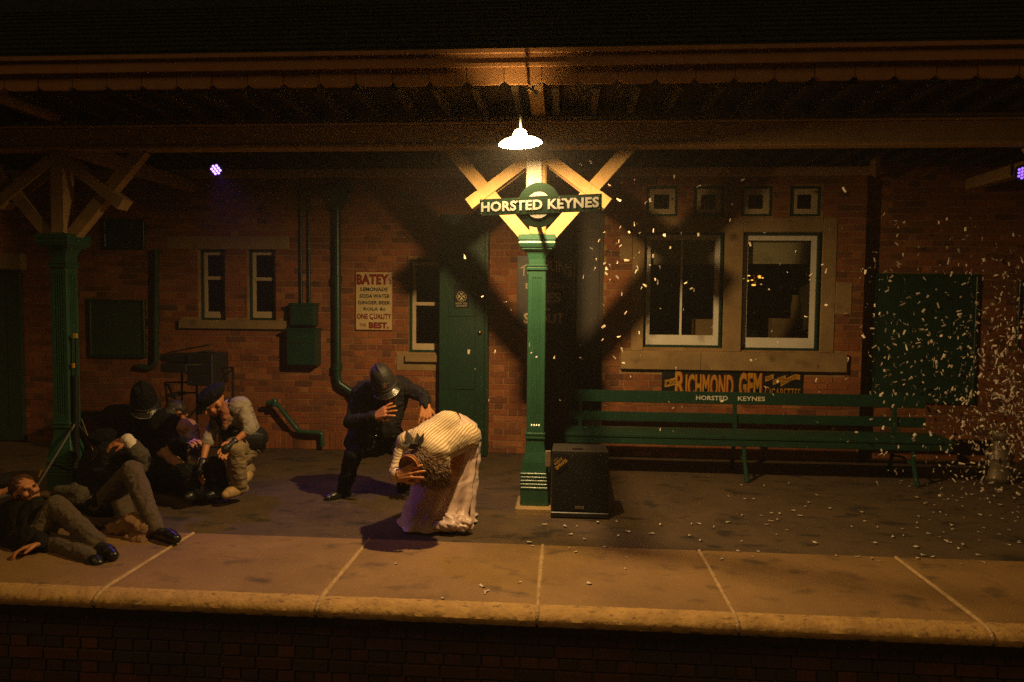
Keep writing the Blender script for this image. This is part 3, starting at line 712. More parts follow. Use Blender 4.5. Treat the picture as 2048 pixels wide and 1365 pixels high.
letters(sg, 'HORSTED KEYNES', A + rt*.012 + up_*.026 + nr*.005, rt, up_, wid - .03, .071, 'enamel_white', .0012, bold=.035)
for a, b in ((.012,.012),(.012,hgt-.012),(wid-.015,.015),(wid-.015,hgt-.015),(cxs-.15,.012),(cxs+.155,.02),(cxs-.15,hgt-.012),(cxs+.155,hgt-.015)):
    MB().lathe([(.006,0),(.005,.004),(.001,.005)], A + rt*a + up_*b + nr*.005, 8, nr).build('screw', 'brass', sg)
MB().bar(A + rt*cxs + up_*(hgt/2) - nr*.01, Vector((XC, YC - .068, A.z + hgt/2)), .03, .03).build('fixing', 'black_metal', sg)

h0, h1 = at(1052, 400, 5.90), at(1084, 304, 5.90)
MB().cbox((h0.x, 5.895, h0.z), (h1.x, 5.927, h1.z), .006).build('lit_post_facing', 'white_paint', sg)  # white facing added on the post; its colour stands in for bright lamplight

# ------------------------------------------------------------------ WALL SIGNS
def wallsign(name, label, r, Y, mname, border=None):
    x0, z0, x1, z1 = r
    t = thing(name, label, 'sign', ((x0+x1)/2, Y, z0))
    MB().cbox((x0, Y - .012, z0), (x1, Y, z1), .003).build('plate', mname, t)
    return t
RX, UZ = Vector((1,0,0)), Vector((0,0,1))
r = rect(712, 543.5, 786, 661); Y_ = YW - .008
t = wallsign('advertising_sign', 'cream and red enamel lemonade sign reading BATEYS on the brick wall', r, Y_, 'cream_enamel')
w_, h_ = r[2]-r[0], r[3]-r[1]
def line(t, s, r, fx0, fx1, fy0, fy1, m_, Y, bold=.03, warp=None, lift=.0145, mirror=False):
    w_, h_ = r[2]-r[0], r[3]-r[1]
    return letters(t, s, (r[0] + fx0*w_, Y, r[3] - fy1*h_), RX, UZ, (fx1-fx0)*w_, (fy1-fy0)*h_, m_, lift, bold=bold, warp=warp)
line(t, 'BATEY', r, .03, .90, .045, .225, 'red_enamel', Y_, .06); line(t, "'s", r, .89, .965, .10, .215, 'red_enamel', Y_, .03)
line(t, 'LEMONADE', r, .14, .87, .27, .335, 'ink', Y_); line(t, 'SODA WATER', r, .11, .93, .385, .45, 'ink', Y_); line(t, 'GINGER BEER', r, .07, .94, .50, .56, 'ink', Y_)
line(t, 'KOLA &c', r, .22, .81, .61, .665, 'ink', Y_); line(t, 'ONE QUALITY', r, .04, .97, .715, .825, 'red_enamel', Y_, .04)
line(t, 'THE', r, .11, .29, .885, .935, 'red_enamel', Y_, .02); line(t, 'BEST.', r, .36, .90, .86, .97, 'red_enamel', Y_, .06)
mb = MB()
for a in ((0,0,1,.012),(0,.988,1,1),(0,0,.015,1),(.985,0,1,1)): mb.box((r[0]+a[0]*w_, Y_-.0135, r[1]+a[1]*h_), (r[0]+a[2]*w_, Y_-.0125, r[1]+a[3]*h_))
mb.build('border', 'red_enamel', t)

r = rect(1323, 741, 1604, 806)
r = (r[0], r[1], r[2], r[3])
t = wallsign('advertising_sign', 'long black enamel sign reading RICHMOND GEM CIGARETTES behind the bench', r, Y_, 'black_enamel')
for off, m_, lf in ((.008, 'red_enamel', .0135), (0, 'amber_enamel', .0150)):
    line(t, 'R', r, .095+off, .165+off, .04, .84, m_, Y_, .02, lift=lf); line(t, 'ICHMOND', r, .17+off, .51+off, .13, .84, m_, Y_, .03, lift=lf); line(t, 'GEM', r, .55+off, .71+off, .06, .84, m_, Y_, .04, lift=lf)
line(t, 'C', r, .735, .765, .47, .84, 'amber_enamel', Y_, .0); line(t, 'IGARETTES', r, .77, .985, .52, .84, 'amber_enamel', Y_, .0)
def ribbon(t, r, pts, hh, Y):
    w_, h_ = r[2]-r[0], r[3]-r[1]; mb = MB()
    P = [(r[0] + a*w_, r[3] - b*h_) for a, b in pts]
    vv = [(x, Y - .0142, z + s*hh*h_/2) for x, z in P for s in (-1, 1)]
    mb.add(vv, [(2*i, 2*i+2, 2*i+3, 2*i+1) for i in range(len(P)-1)]); return mb.build('ribbon', 'amber_enamel', t)
ribbon(t, r, [(.02,.44),(.05,.42),(.08,.38),(.108,.33)], .22, Y_)
letters(t, 'SMOKE', (r[0]+.026*(r[2]-r[0]), Y_, r[3]-.50*(r[3]-r[1])), Vector((1,0,.22)), Vector((-.22,0,1)), .078*(r[2]-r[0]), .13*(r[3]-r[1]), 'black_enamel', .0165, bold=.01)
ribbon(t, r, [(.735,.25),(.76,.22),(.795,.16)], .15, Y_); ribbon(t, r, [(.79,.36),(.83,.27),(.88,.19)], .15, Y_); ribbon(t, r, [(.845,.40),(.87,.33),(.92,.20),(.95,.16),(.98,.18)], .15, Y_)
letters(t, 'MILD', (r[0]+.745*(r[2]-r[0]), Y_, r[3]-.27*(r[3]-r[1])), Vector((1,0,.25)), Vector((-.25,0,1)), .04*(r[2]-r[0]), .08*(r[3]-r[1]), 'black_enamel', .0165)
letters(t, 'MEDIUM &', (r[0]+.80*(r[2]-r[0]), Y_, r[3]-.37*(r[3]-r[1])), Vector((1,0,.45)), Vector((-.45,0,1)), .075*(r[2]-r[0]), .08*(r[3]-r[1]), 'black_enamel', .0165)
letters(t, 'FULL STRENGTHS', (r[0]+.855*(r[2]-r[0]), Y_, r[3]-.40*(r[3]-r[1])), Vector((1,0,.50)), Vector((-.50,0,1)), .115*(r[2]-r[0]), .08*(r[3]-r[1]), 'black_enamel', .0165)

r = rect(1034, 512, 1150, 658)
t = wallsign('advertising_sign', 'dark brewery sign reading ALES and STOUT on the wall in the column shadow', r, Y_, 'tamplin_ground')
line(t, 'TAMPLINS', r, .06, .94, .05, .32, 'gilt_letter', Y_, .02, warp=lambda x, y: (x, y * .55 + .45 - 1.6 * (x - .5) ** 2))
line(t, 'BRIGHTON', r, .15, .80, .375, .45, 'gilt_letter', Y_, .02); line(t, 'ALES', r, .20, .76, .50, .64, 'gilt_letter', Y_, .04)
line(t, '&', r, .44, .54, .68, .75, 'gilt_letter', Y_, .02); line(t, 'STOUT', r, .12, .82, .785, .93, 'gilt_letter', Y_, .04)

# ------------------------------------------------------------------ DOOR standing open
YD = YW - .22
dr = rect(879, 430, 969, 905, YD)
door = thing('open_door', 'dark green panelled door standing open in front of the wall', 'door', (dr[0], YD, 0))
x0, z0, x1, z1 = dr; z0 = .01
MB().box((x0, YD, z0), (x1, YD + .045, z1)).build('leaf', 'dark_green_paint', door)
def framepiece(x0_, z0_, x1_, z1_, n='rail'): MB().cbox((x0_, YD - .014, z0_), (x1_, YD - .001, z1_), .003).build(n, 'dark_green_paint', door)
sw = .105
framepiece(x0, z0, x0 + sw, z1, 'stile'); framepiece(x1 - sw, z0, x1, z1, 'stile')
zz = [z0, z0 + .20, .78, .92, 1.62, 1.74, z1 - .13, z1]
for a, b in ((zz[0], zz[1]), (zz[2], zz[3]), (zz[4], zz[5]), (zz[6], zz[7])): framepiece(x0 + sw + .001, a, x1 - sw - .001, b)
MB().ball((x1 - .05, YD - .035, WZ(665, 940, YD)), .024).tube([(x1 - .05, YD - .03, WZ(665, 940, YD)), (x1 - .05, YD, WZ(665, 940, YD))], .01).build('handle', 'brass', door, smooth='all')
MB().box((x1 + .004, YD - .004, z0), (x1 + .035, YW + .0, z1)).build('door_post', 'dark_green_paint', door)
r = rect(909, 570, 938, 616, YD - .016)
t = wallsign('door_notice', 'small black notice with white eight pointed cross on the green door', r, YD - .015, 'black_enamel')
cx_, cz2, q = (r[0]+r[2])/2, (r[1]+r[3])/2, .045
mb = MB()
for k in range(4):
    a = k * math.pi / 2
    P2 = [(0, .004), (-.48*q*1.2, q*1.0), (0, q*.78), (.48*q*1.2, q*1.0)]
    mb.prism([(cx_ + x_*math.cos(a) - z_*math.sin(a), YD - .0285, cz2 + x_*math.sin(a) + z_*math.cos(a)) for x_, z_ in P2], (0, .001, 0))
mb.build('emblem', 'gilt_letter', t)
MB().lathe([(q*1.3,0),(q*1.3,.001),(q*1.2,.001),(q*1.2,0)], (cx_, YD - .0275, cz2), 32, (0,-1,0), cap=False).build('ring', 'gilt_letter', t)
letters(t, 'FIRST AID', (r[0]+.02, YD - .015, r[1]+.038), RX, UZ, r[2]-r[0]-.04, .022, 'gilt_letter', .0145); letters(t, 'EQUIPMENT', (r[0]+.02, YD - .015, r[1]+.010), RX, UZ, r[2]-r[0]-.04, .018, 'gilt_letter', .0145)

# ------------------------------------------------------------------ PIPES AND BOXES ON THE WALL
YP = YW - .085
def pipe(name, label, pts, r_, mname, collars=(), cat='pipe', extra=None):
    t = thing(name, label, cat, (pts[0].x, YW, 0))
    MB().tube(pts, r_, 14).build('tube', mname, t, smooth=True)
    for c_ in collars: MB().lathe([(r_*1.35,-.035),(r_*1.35,.035),(r_*1.15,.045),(r_*1.15,-.045)][::1], c_, 16).build('collar', mname, t, smooth=True)
    return t
X_ = WX(675, 600, YP)
dp = pipe('drainpipe', 'thick green drainpipe beside the lemonade sign', [Vector((X_, YP, WZ(372, 675, YP))), Vector((X_, YP, WZ(755, 675, YP))), Vector((X_ + .02, YP, WZ(768, 675, YP))), Vector((X_ + .16, YP, WZ(783, 690, YP))), Vector((X_ + .20, YP, WZ(795, 690, YP))), Vector((X_ + .20, YP, .02))], .042, 'dark_green_paint',
     [(X_, YP, WZ(735, 675, YP)), (X_, YP, WZ(560, 675, YP))])
zt = WZ(372, 675, YP); MB().loft([[Vector((X_ + a*q, YP + b*q, z)) for a, b in ((-1,-.7),(1,-.7),(1,.7),(-1,.7))] for z, q in ((zt - .28, .06), (zt - .2, .07), (zt - .05, .15), (zt, .15))]).build('hopper_head', 'dark_green_paint', dp)
for xx, lb in ((602, 'thin vertical conduit above the meter boxes, nearer the small windows'), (618, 'thin vertical conduit above the meter boxes, nearer the drainpipe')):
    Xc = WX(xx, 520, YW - .03); pipe('conduit', lb, [Vector((Xc, YW - .03, WZ(300, xx))), Vector((Xc, YW - .03, WZ(608, xx)))], .017, 'dark_green_paint')
def meter(name, label, r, d):
    x0, z0, x1, z1 = r; t = thing(name, label, 'box', ((x0+x1)/2, YW, z0), 'green boxes below the conduits')
    MB().cbox((x0, YW - d, z0), (x1, YW - .004, z1), .01).build('case', 'dark_green_paint', t)
    MB().cbox((x0 + .012, YW - d - .012, z0 + .012), (x1 - .012, YW - d - .001, z1 - .03), .004).build('cover', 'dark_green_paint', t)
    MB().cbox((x0 - .012, YW - d - .02, z1 - .028), (x1 + .012, YW - .003, z1 + .004), .004).build('lid', 'dark_green_paint', t)
    return t
t = meter('meter_box', 'small upper green metal meter box on the brick wall', rect(583, 607, 632, 652, YW - .1), .15)
t = meter('meter_box', 'larger lower green metal meter box on the brick wall', rect(577, 657, 637, 731, YW - .1), .17)
MB().bar((rect(577,657,637,731,YW-.1)[0]+.02, YW - .18, WZ(686, 600, YW-.17)), (rect(577,657,637,731,YW-.1)[2]-.02, YW - .18, WZ(686, 600, YW-.17)), .008, .012).build('seam', 'black_metal', t)
Yq = YW - .14
pipe('waste_pipe', 'low green waste pipe sloping down the wall behind the policeman', [at(533, 806, Yq), at(550, 806, Yq), at(555, 809, Yq), at(594, 858, Yq), at(602, 864, Yq), at(640, 866, Yq), at(644, 869, Yq), at(645, 893, Yq)], .028, 'green_paint', [at(549.5, 806, Yq)])
Yq = YW - .06
pipe('wall_pipe', 'dark upright pipe with bent foot beside the green notice boards', [at(312, 500, Yq), at(312, 722, Yq), at(308, 732, Yq), at(298, 736, Yq), at(275, 732, Yq)], .032, 'board_green', [at(312, 640, Yq)])
def board(name, label, r, Y, mname, cat='notice board'):
    x0, z0, x1, z1 = r; t = thing(name, label, cat, ((x0+x1)/2, Y, z0))
    MB().box((x0 + .03, Y - .03, z0 + .03), (x1 - .03, Y - .005, z1 - .03)).build('panel', mname, t)
    for a in ((x0, z0, x1, z0 + .03), (x0, z1 - .03, x1, z1), (x0, z0 + .031, x0 + .03, z1 - .031), (x1 - .03, z0 + .031, x1, z1 - .031)): MB().cbox((a[0], Y - .045, a[1]), (a[2], Y - .004, a[3]), .004).build('frame', 'dark_green_paint', t)
    return t
board('notice_board', 'blank dark green notice board on the wall behind the left column', rect(182, 600, 293, 715, YW), YW, 'board_green')
board('notice_board', 'smaller dark green board high on the wall, above the larger one', rect(210, 440, 292, 500, YW), YW, 'board_green')
t = board('green_panel', 'tall dark green boarded panel on the recessed wall behind the confetti', rect(1742, 548, 1950, 806, YR), YR, 'dark_green_paint', 'panel')
rr_ = rect(1742, 548, 1950, 806, YR)
for k in range(1, 4): MB().box((rr_[0] + (rr_[2]-rr_[0])*k/4 - .004, YR - .036, rr_[1] + .04), (rr_[0] + (rr_[2]-rr_[0])*k/4 + .004, YR - .029, rr_[3] - .04)).build('batten', 'dark_green_paint', t)
t = board('red_panel', 'dark red panel on the recessed wall at the picture edge', rect(2032, 560, 2110, 700, YR), YR, 'red_paint', 'panel')
# doorway at the far left, behind the column
r = rect(-60, 540, 50, 905, YW)
t = thing('side_door', 'dark green door under a stone lintel behind the left column', 'door', (r[0], YW, 0))
MB().cbox((r[0], YW - .05, .01), (r[2], YW - .006, r[3]), .006).build('leaf', 'board_green', t)
for a in (.12, .34, .56, .78): MB().box((r[0] + (r[2]-r[0])*a - .006, YW - .062, .2), (r[0] + (r[2]-r[0])*a + .006, YW - .049, r[3] - .08)).build('batten', 'board_green', t)
r2 = rect(-70, 507, 56, 541, YW); MB().cbox((r2[0], YW - .10, r2[1]), (r2[2], YW - .003, r2[3]), .02).build('lintel', 'stone', t)

# ------------------------------------------------------------------ BENCH
YBK, YF = 7.62, 7.15
bx0, bx1 = at(1140, 790, YBK).x, at(1852, 800, YBK).x
bench = thing('platform_bench', 'long green slatted platform bench lettered HORSTED KEYNES', 'bench', ((bx0+bx1)/2, 7.4, 0))
def bz(y, Y, x=1400): return at(x, y, Y).z
def slat(x0, x1, z0, z1, y, t_=.03, tilt=0, n='back_slat'):
    return MB().cbox((x0, y, z0), (x1, y + t_, z1), .005).build(n, 'bench_green', bench)
zt0, zt1 = bz(808, YBK), bz(784, YBK)
slat(bx0, bx1, zt0, zt1, YBK, n='back_slat'); slat(bx0 - .01, bx1, bz(846, YBK - .02), bz(827, YBK - .02), YBK - .02)
zs_ = bz(872, YF)
for k, y in enumerate((YF, YF + .105, YF + .21, YF + .315)):
    MB().cbox((bx0 - .06, y, zs_ - .035), (bx1 + .06, y + .095, zs_ + .004 * k), .006).build('seat_slat', 'bench_green', bench)
MB().cbox((bx0 - .05, YF + .012, zs_ - .105), (bx1 + .05, YF + .04, zs_ - .037), .004).build('seat_rail', 'bench_green', bench)
for xx in (1160, 1468, 1786):
    X = at(xx, 850, YBK).x
    MB().bar((X, YBK - .035, zs_ - .03), (X, YBK - .012, zt0 + .004), .05, .035, (1,0,0)).build('back_post', 'bench_green', bench)
    MB().tube([(X, YF + .05, zs_ - .04), (X + .005, YF + .02, .22), (X + .02, YF - .04, .0)], [.022, .020, .028], 8).build('leg', 'bench_green', bench, smooth=True)
    MB().tube([(X, YBK - .03, zs_ - .04), (X, YBK + .0, .2), (X, YBK + .06, .0)], [.022, .020, .028], 8).build('leg', 'bench_green', bench, smooth=True)
    MB().tube([(X, YF + .03, .20), (X, (YF+YBK)/2, .235), (X, YBK, .20)], .013, 8).build('stretcher', 'bench_green', bench, smooth=True)
a, b = at(1392, 799, YBK), at(1530, 801, YBK); hh = .048; zc_ = (zt0 + zt1)/2 - hh/2
letters(bench, 'HORSTED', (a.x, YBK, zc_), RX, UZ, .335, hh, 'white_paint', .0015, bold=.02); letters(bench, 'KEYNES', (b.x - .285, YBK, zc_), RX, UZ, .285, hh, 'white_paint', .0015, bold=.02)

# ------------------------------------------------------------------ SPEAKER
sp0 = onz(1103, 1034); 
YS = 5.74
spk = thing('stage_speaker', 'black wedge stage monitor speaker standing beside the green column', 'speaker', (at(1160, 1034, YS).x, YS, 0))
xa, xb = at(1103, 960, YS).x, at(1218, 960, YS).x; ztp = at(1160, 905, YS).z; zb_ = at(1160, 889, YS + .30).z
P = [(xa, YS, .02), (xb, YS, .02), (xb + .085, YS + .40, .02), (xa - .02, YS + .40, .02), (xa, YS + .02, ztp), (xb - .004, YS + .02, ztp), (xb - .02, YS + .30, ztp + .01), (xa + .01, YS + .30, ztp + .01)]
cab = MB(); cab.add(P, [(0,1,5,4),(3,2,1,0),(2,3,7,6)]); cab.build('cabinet', 'black_metal', spk)
MB().add([Vector(P[1]), Vector(P[2]), Vector(P[6]), Vector(P[5])], [(0,1,2,3)]).build('side_panel', 'speaker_side', spk)
MB().add([Vector(P[0]), Vector(P[3]), Vector(P[7]), Vector(P[4])], [(3,2,1,0)]).build('side_panel', 'speaker_side', spk)
MB().add([Vector(P[4]), Vector(P[5]), Vector(P[6]), Vector(P[7])], [(0,1,2,3)]).build('top_panel', 'speaker_top', spk)
MB().prism([(xa + .012, YS - .012, .06), (xb - .012, YS - .012, .06), (xb - .014, YS + .006, ztp - .02), (xa + .012, YS + .006, ztp - .02)], (0, .012, 0)).build('grille', 'grille', spk)
MB().cbox((xa - .004, YS - .014, .0), (xb + .004, YS + .03, .045), .006).build('base_rail', 'black_metal', spk)
lr, lu = Vector((.76, 0, .65)), Vector((-.65, 0, .76))
p0 = at(1114, 940, YS - .012); 
letters(spk, 'SMWIS', p0, lr, lu, .115, .028, 'yellow_tape', .006, bold=.02); letters(spk, 'VORYZ', p0 + lr * .012 + lu * .036, lr, lu, .085, .022, 'yellow_tape', .007, bold=.01)
letters(spk, 'EST', p0 + lr * .03 + lu * .066, lr, lu, .04, .014, 'rope', .008)
q = at(1150, 1018, YS - .013); MB().box((q.x, YS - .016, q.z), (q.x + .072, YS - .0125, q.z + .022)).build('maker_plate', 'speaker_side', spk)
letters(spk, 'WHARFE', (q.x + .006, YS - .016, q.z + .005), RX, UZ, .06, .012, 'black_enamel', .001)
MB().box((xa + .17, YS + .08, ztp + .002), (xa + .26, YS + .10, ztp + .014)).build('carry_handle', 'black_metal', spk)
t = MB().box((xa - .055, YS + .06, ztp - .14), (xa - .012, YS + .12, ztp - .015)).build('clip_tab', 'speaker_side', spk)

# ------------------------------------------------------------------ STAGE LIGHTS
def par(c, aim, label, glow):
    c = Vector(c); aim = Vector(aim).normalized()
    t = thing('stage_light', label, 'stage light', c)
    q = Vector((0,0,1)).rotation_difference(aim)
    MB().lathe([(.05,-.14),(.075,-.12),(.078,0),(.072,.004),(.070,-.008),(.01,-.008)], c, 24, aim).build('can', 'black_metal', t, smooth=True)
    pts = [(0,0)] + [(.026*math.cos(a), .026*math.sin(a)) for a in [k*2*math.pi/4 + .4 for k in range(4)]] + [(.052*math.cos(a), .052*math.sin(a)) for a in [k*2*math.pi/8 for k in range(8)]]
    pts = [(i*.031 + (.0155 if j % 2 else 0) - .0, j*.028) for j, row in ((-1,(-1,0,1)),(0,(-1.5,-.5,.5,1.5)),(1,(-1,0,1))) for i in row]
    pts = [((i)*.031, j*.028) for j, row in ((-1.1,(-1,0,1)),(0,(-1.45,-.48,.48,1.45)),(1.1,(-1,0,1))) for i in row]
    for a, b in pts: MB().lathe([(.0115,-.006),(.0115,.002),(.008,.007),(.002,.009)], c + q @ Vector((a, b, 0)), 12, aim).build('lens', glow, t, smooth=True)
    for s in (-1, 1): MB().bar(c + Vector((s*.088, 0, -.02)), c + Vector((s*.088, 0, .14)), .025, .006).build('yoke_arm', 'black_metal', t)
    MB().bar(c + Vector((-.09, 0, .14)), c + Vector((.09, 0, .14)), .008, .03).bar(c + Vector((0,0,.14)), c + Vector((0,0, max(zr - c.z, .2))), .02, .02).build('yoke', 'black_metal', t)
    return t
PL = at(432, 340, 7.2)
par(PL, (Vector((.6, 3.0, .2)) - PL), 'purple LED stage light under the canopy above the small windows', 'led_glow')
PR = at(2044, 347, 6.9)
par(PR, (Vector((-3.5, 4.6, .6)) - PR), 'purple LED stage light at the right picture edge', 'led_dim')
sd = bpy.data.lights.new('led_beam', 'SPOT'); sd.energy = LED_W * 4; sd.color = LED_COL; sd.spot_size = math.radians(62); sd.spot_blend = .7; sd.shadow_soft_size = .05
so = bpy.data.objects.new('led_beam', sd); C.objects.link(so); dirv = (Vector((-1.6, 5.3, .0)) - PL).normalized(); so.location = PL + dirv * .03; so.rotation_euler = dirv.to_track_quat('-Z', 'Y').to_euler()
# ------------------------------------------------------------------ PEOPLE
J = at
def hand(w, d, n, side=1, curl=.5, spread=.14, s=1.08):
    w = Vector(w); d = Vector(d).normalized(); n = Vector(n); n = (n - d * n.dot(d)).normalized(); lat = d.cross(n) * side; out = []
    for off, ln, fs in ((.034, .078, 1.2), (.0115, .088, .4), (-.0115, .082, -.4), (-.033, .064, -1.2)):
        k = w + d * (.088 - abs(off - .008) * .25) * s + lat * off * s
        out.append(('c', w + lat * off * .55 * s, k, .017 * s, .0125 * s))
        fd = (d + lat * spread * fs).normalized(); p = k; ang = 0
        for q, da in ((.46, .55), (.30, .95), (.24, .6)):
            ang += da * curl; dd = fd * math.cos(ang) + n * math.sin(ang); e = p + dd * ln * q * s
            out.append(('c', p, e, .0092 * s, .0082 * s)); p = e
    t0 = w + d * .022 * s + lat * .026 * s; t1 = t0 + (d * .65 + lat * .7 + n * .35).normalized() * .042 * s; t2 = t1 + (d * .85 + lat * .25 + n * .45).normalized() * .034 * s
    out += [('c', w, t0, .018 * s, .015 * s), ('c', t0, t1, .0145 * s, .012 * s), ('c', t1, t2, .0115 * s, .0095 * s)]
    return out
def frame_(face, up):
    f = Vector(face).normalized(); u = Vector(up); u = (u - f * u.dot(f)).normalized(); return f, u, f.cross(u)
def head(c, face, up, s=1.0):
    c = Vector(c); f, u, l = frame_(face, up)
    e = lambda o, a, b, d_: ('e', c + (f*o[0] + l*o[1] + u*o[2]) * s, l*a*s, f*b*s, u*d_*s)
    k = lambda a, b, ra, rb: ('c', c + (f*a[0]+l*a[1]+u*a[2])*s, c + (f*b[0]+l*b[1]+u*b[2])*s, ra*s, rb*s)
    return [e((-.012,0,.03), .076, .096, .088), e((.028,0,-.045), .058, .062, .070), e((.058,0,-.085), .026, .026, .022),
            k((.084,0,.018), (.110,0,-.022), .010, .014), k((.080,-.030,.030), (.080,.030,.030), .013, .013), k((.082,-.016,-.055), (.082,.016,-.055), .010, .010),
            e((-.005,.078,-.005), .010, .020, .032), e((-.005,-.078,-.005), .010, .020, .032), e((.060,.040,-.020), .022, .022, .022), e((.060,-.040,-.020), .022, .022, .022)]
def torso(j, g=0.0, low=True):
    sl, sr, hl, hr = j['sl'], j['sr'], j['hl'], j['hr']; mid = (sl + sr) / 2; pel = (hl + hr) / 2
    a = [('c', sl, sr, .070+g, .070+g), ('c', sl.lerp(mid, .25), hl.lerp(pel, .2), .095+g, .105+g), ('c', sr.lerp(mid, .25), hr.lerp(pel, .2), .095+g, .105+g), ('c', mid, pel, .115+g, .12+g)]
    if low: a.append(('c', hl, hr, .115+g, .115+g))
    return a
def arm(j, k, g=0.0, a=0., b=1.):
    s, e, w = j['s'+k], j['e'+k], j['w'+k]
    return [('c', s, e, .052+g, .042+g), ('c', e, e.lerp(w, b), .042+g, .042+g + (.029-.042)*b)]
def leg(j, k, g=0.0, full=1.0):
    h, n, a = j['h'+k], j['k'+k], j['a'+k]
    return [('c', h, n, .092+g, .062+g), ('c', n, n.lerp(a, full), .060+g, .042+g)]
def foot(j, k, r=.042):
    a, t = j['a'+k], j['t'+k]; d = (t - a); h = a - d.normalized() * .04
    return [('c', a, a + Vector((0,0,-.03)), r, r), ('c', h + Vector((0,0,-.035)), a.lerp(t, .75), r*.85, r*1.02), ('c', a.lerp(t, .6), t, r, r*.78)]
def body(label, j, hands=None, vox=.0085, grp=None, neck=True):
    pr = head(j['head'], j['face'], j['up'], j.get('hs', 1.0)) + torso(j, -.012)
    f, u, l = frame_(j['face'], j['up'])
    nb = (j['sl'] + j['sr']) / 2
    pr += [('c', nb, Vector(j['head']) - u * .05 - f * .015, .062, .052)]
    for k in 'lr':
        pr += arm(j, k, -.006) + leg(j, k, -.012) + foot(j, k, .032)
    pr += hands or []
    o = blob('person', pr, 'skin', None, vox, 1, dec=.6)
    tag(o, label, 'person', grp); return o
def curls(parent, c, r, n, ln, mname, seed, bias=(0,0,0), name='hair', th=.005, hemi=None, curl=.03):
    rr = random.Random(seed); mb = MB(); c = Vector(c)
    for _ in range(n):
        d = Vector((rr.gauss(0,1), rr.gauss(0,1), rr.gauss(0,1))).normalized()
        if hemi and d.dot(Vector(hemi)) < -.15: d = -d
        p = c + Vector((d.x*r[0], d.y*r[1], d.z*r[2])); t = d.cross(Vector((rr.gauss(0,1), rr.gauss(0,1), rr.gauss(0,1)))).normalized(); pts = []
        L_ = ln * rr.uniform(.5, 1.2); ph = rr.uniform(0, 6)
        b2 = d.cross(t)
        for i in range(8):
            a = i / 7; pts.append(p + t * (L_ * a) + Vector(bias) * (a * a) - d * (L_ * a * a * .5) + (d * math.cos(ph + a*7) + b2 * math.sin(ph + a*7)) * curl * (.3 + a*.5))
        w_ = th * rr.uniform(.6, 1.4); mb.tube(pts, [w_*.7, w_, w_*1.1, w_*1.1, w_, w_*.8, w_*.5, w_*.2], 5, False)
    return mb.build(name, mname, parent, smooth='all', fix=False)

# --- the bent-over woman
j = dict(head=J(838, 936, 4.98), face=(.25, .75, -.55), up=(-.15, -.65, -.75))
lat = Vector((.83, -.50, 0)).normalized()
pel = J(912, 872, 5.60); mid = J(846, 893, 5.13)
j.update(hl=pel + lat*.09, hr=pel - lat*.09, sl=mid + lat*.16 + Vector((0,0,-.02)), sr=mid - lat*.17 + Vector((0,0,.0)))
j.update(el=J(886, 955, 5.05), wl=J(856, 962, 4.93), er=J(793, 948, 5.05), wr=J(797, 953, 4.86))
fx = J(885, 1045, 5.50).x; j.update(kl=Vector((fx+.09, 5.42, .45)), kr=Vector((fx-.1, 5.44, .45)), al=Vector((fx+.09, 5.55, .08)), ar=Vector((fx-.1, 5.55, .08)), tl=Vector((fx+.09, 5.40, .035)), tr=Vector((fx-.1, 5.40, .035)))
hd = hand(j['wr'], J(838, 938, 4.83) - j['wr'], (.1, .8, -.3), -1, .25, .28, 1.15) + hand(j['wl'], J(838, 955, 4.90) - j['wl'], (0, .5, .8), 1, .5)
wo = body('woman in striped blouse and long satin skirt bent double beside the policeman', j, hd, .006)
tx_ = (mid - J(895, 852, 5.50)).normalized(); a2_ = tx_.cross(lat).normalized()
stripes('stripe_cotton', (.74, .58, .36), (.34, .22, .11), mid - Vector((0,0,.05)), a2_, a2_.cross(tx_), 58.0)
pr = torso(j, .014, True) + arm(j, 'l', .020, b=.75) + arm(j, 'r', .020, b=.72)
wst = J(895, 852, 5.50); pr += [('c', mid + Vector((0,0,.03)), wst, .125, .125), ('c', j['sl'], j['sl'].lerp(j['el'], .5), .075, .07), ('c', j['sr'], j['sr'].lerp(j['er'], .5), .075, .07)]
blob('blouse', pr, 'stripe_cotton', wo, .009, 3, (.0055, 26), 3)
# skirt as a loft with gathers
def ring(c, ux, uy, rx, ry, n=96, amp=0., ph=0., k=13):
    out = []
    for i in range(n):
        a = 2*math.pi*i/n; q = 1 + amp*(math.sin(k*a + ph) * .6 + math.sin((k*2+1)*a*.5 + ph*2) * .5 + .35*math.sin(5*a + 1 + ph))
        out.append(Vector(c) + Vector(ux)*(rx*q*math.cos(a)) + Vector(uy)*(ry*q*math.sin(a)))
    return out
ax = (wst - pel).normalized()
spec = [  # centre px/depth, radius x, radius y, tilt (0 = level, 1 = square to the back), amp
    (wst + ax*.02, .130, .125, 1.0, .02), (J(905, 860, 5.57), .165, .155, .85, .04), (J(912, 872, 5.62), .205, .185, .6, .05),
    (J(907, 898, 5.64), .225, .215, .3, .065), (J(898, 935, 5.62), .235, .245, .08, .08), (J(888, 980, 5.58), .255, .275, 0, .09),
    (J(878, 1015, 5.53), .270, .300, 0, .10), (J(874, 1040, 5.50), .290, .325, 0, .105), (None, .305, .345, 0, .11)]
rings = []
side_ = lat
for i, (c_, rx, ry, tl, am) in enumerate(spec):
    if c_ is None: c_ = Vector((J(874, 1040, 5.50).x, 5.52, .012))
    nrm = (Vector((0,0,1)) * (1 - tl) + ax * tl).normalized(); ux = (side_ - nrm * side_.dot(nrm)).normalized(); uy = nrm.cross(ux)
    rings.append(ring(c_, ux, uy, rx, ry, 96, am, .4 + i * .12, 11))
fine = []
for i in range(len(rings) - 1):
    for q in range(3): fine.append([a.lerp(b, q/3) for a, b in zip(rings[i], rings[i+1])])
fine.append(rings[-1])
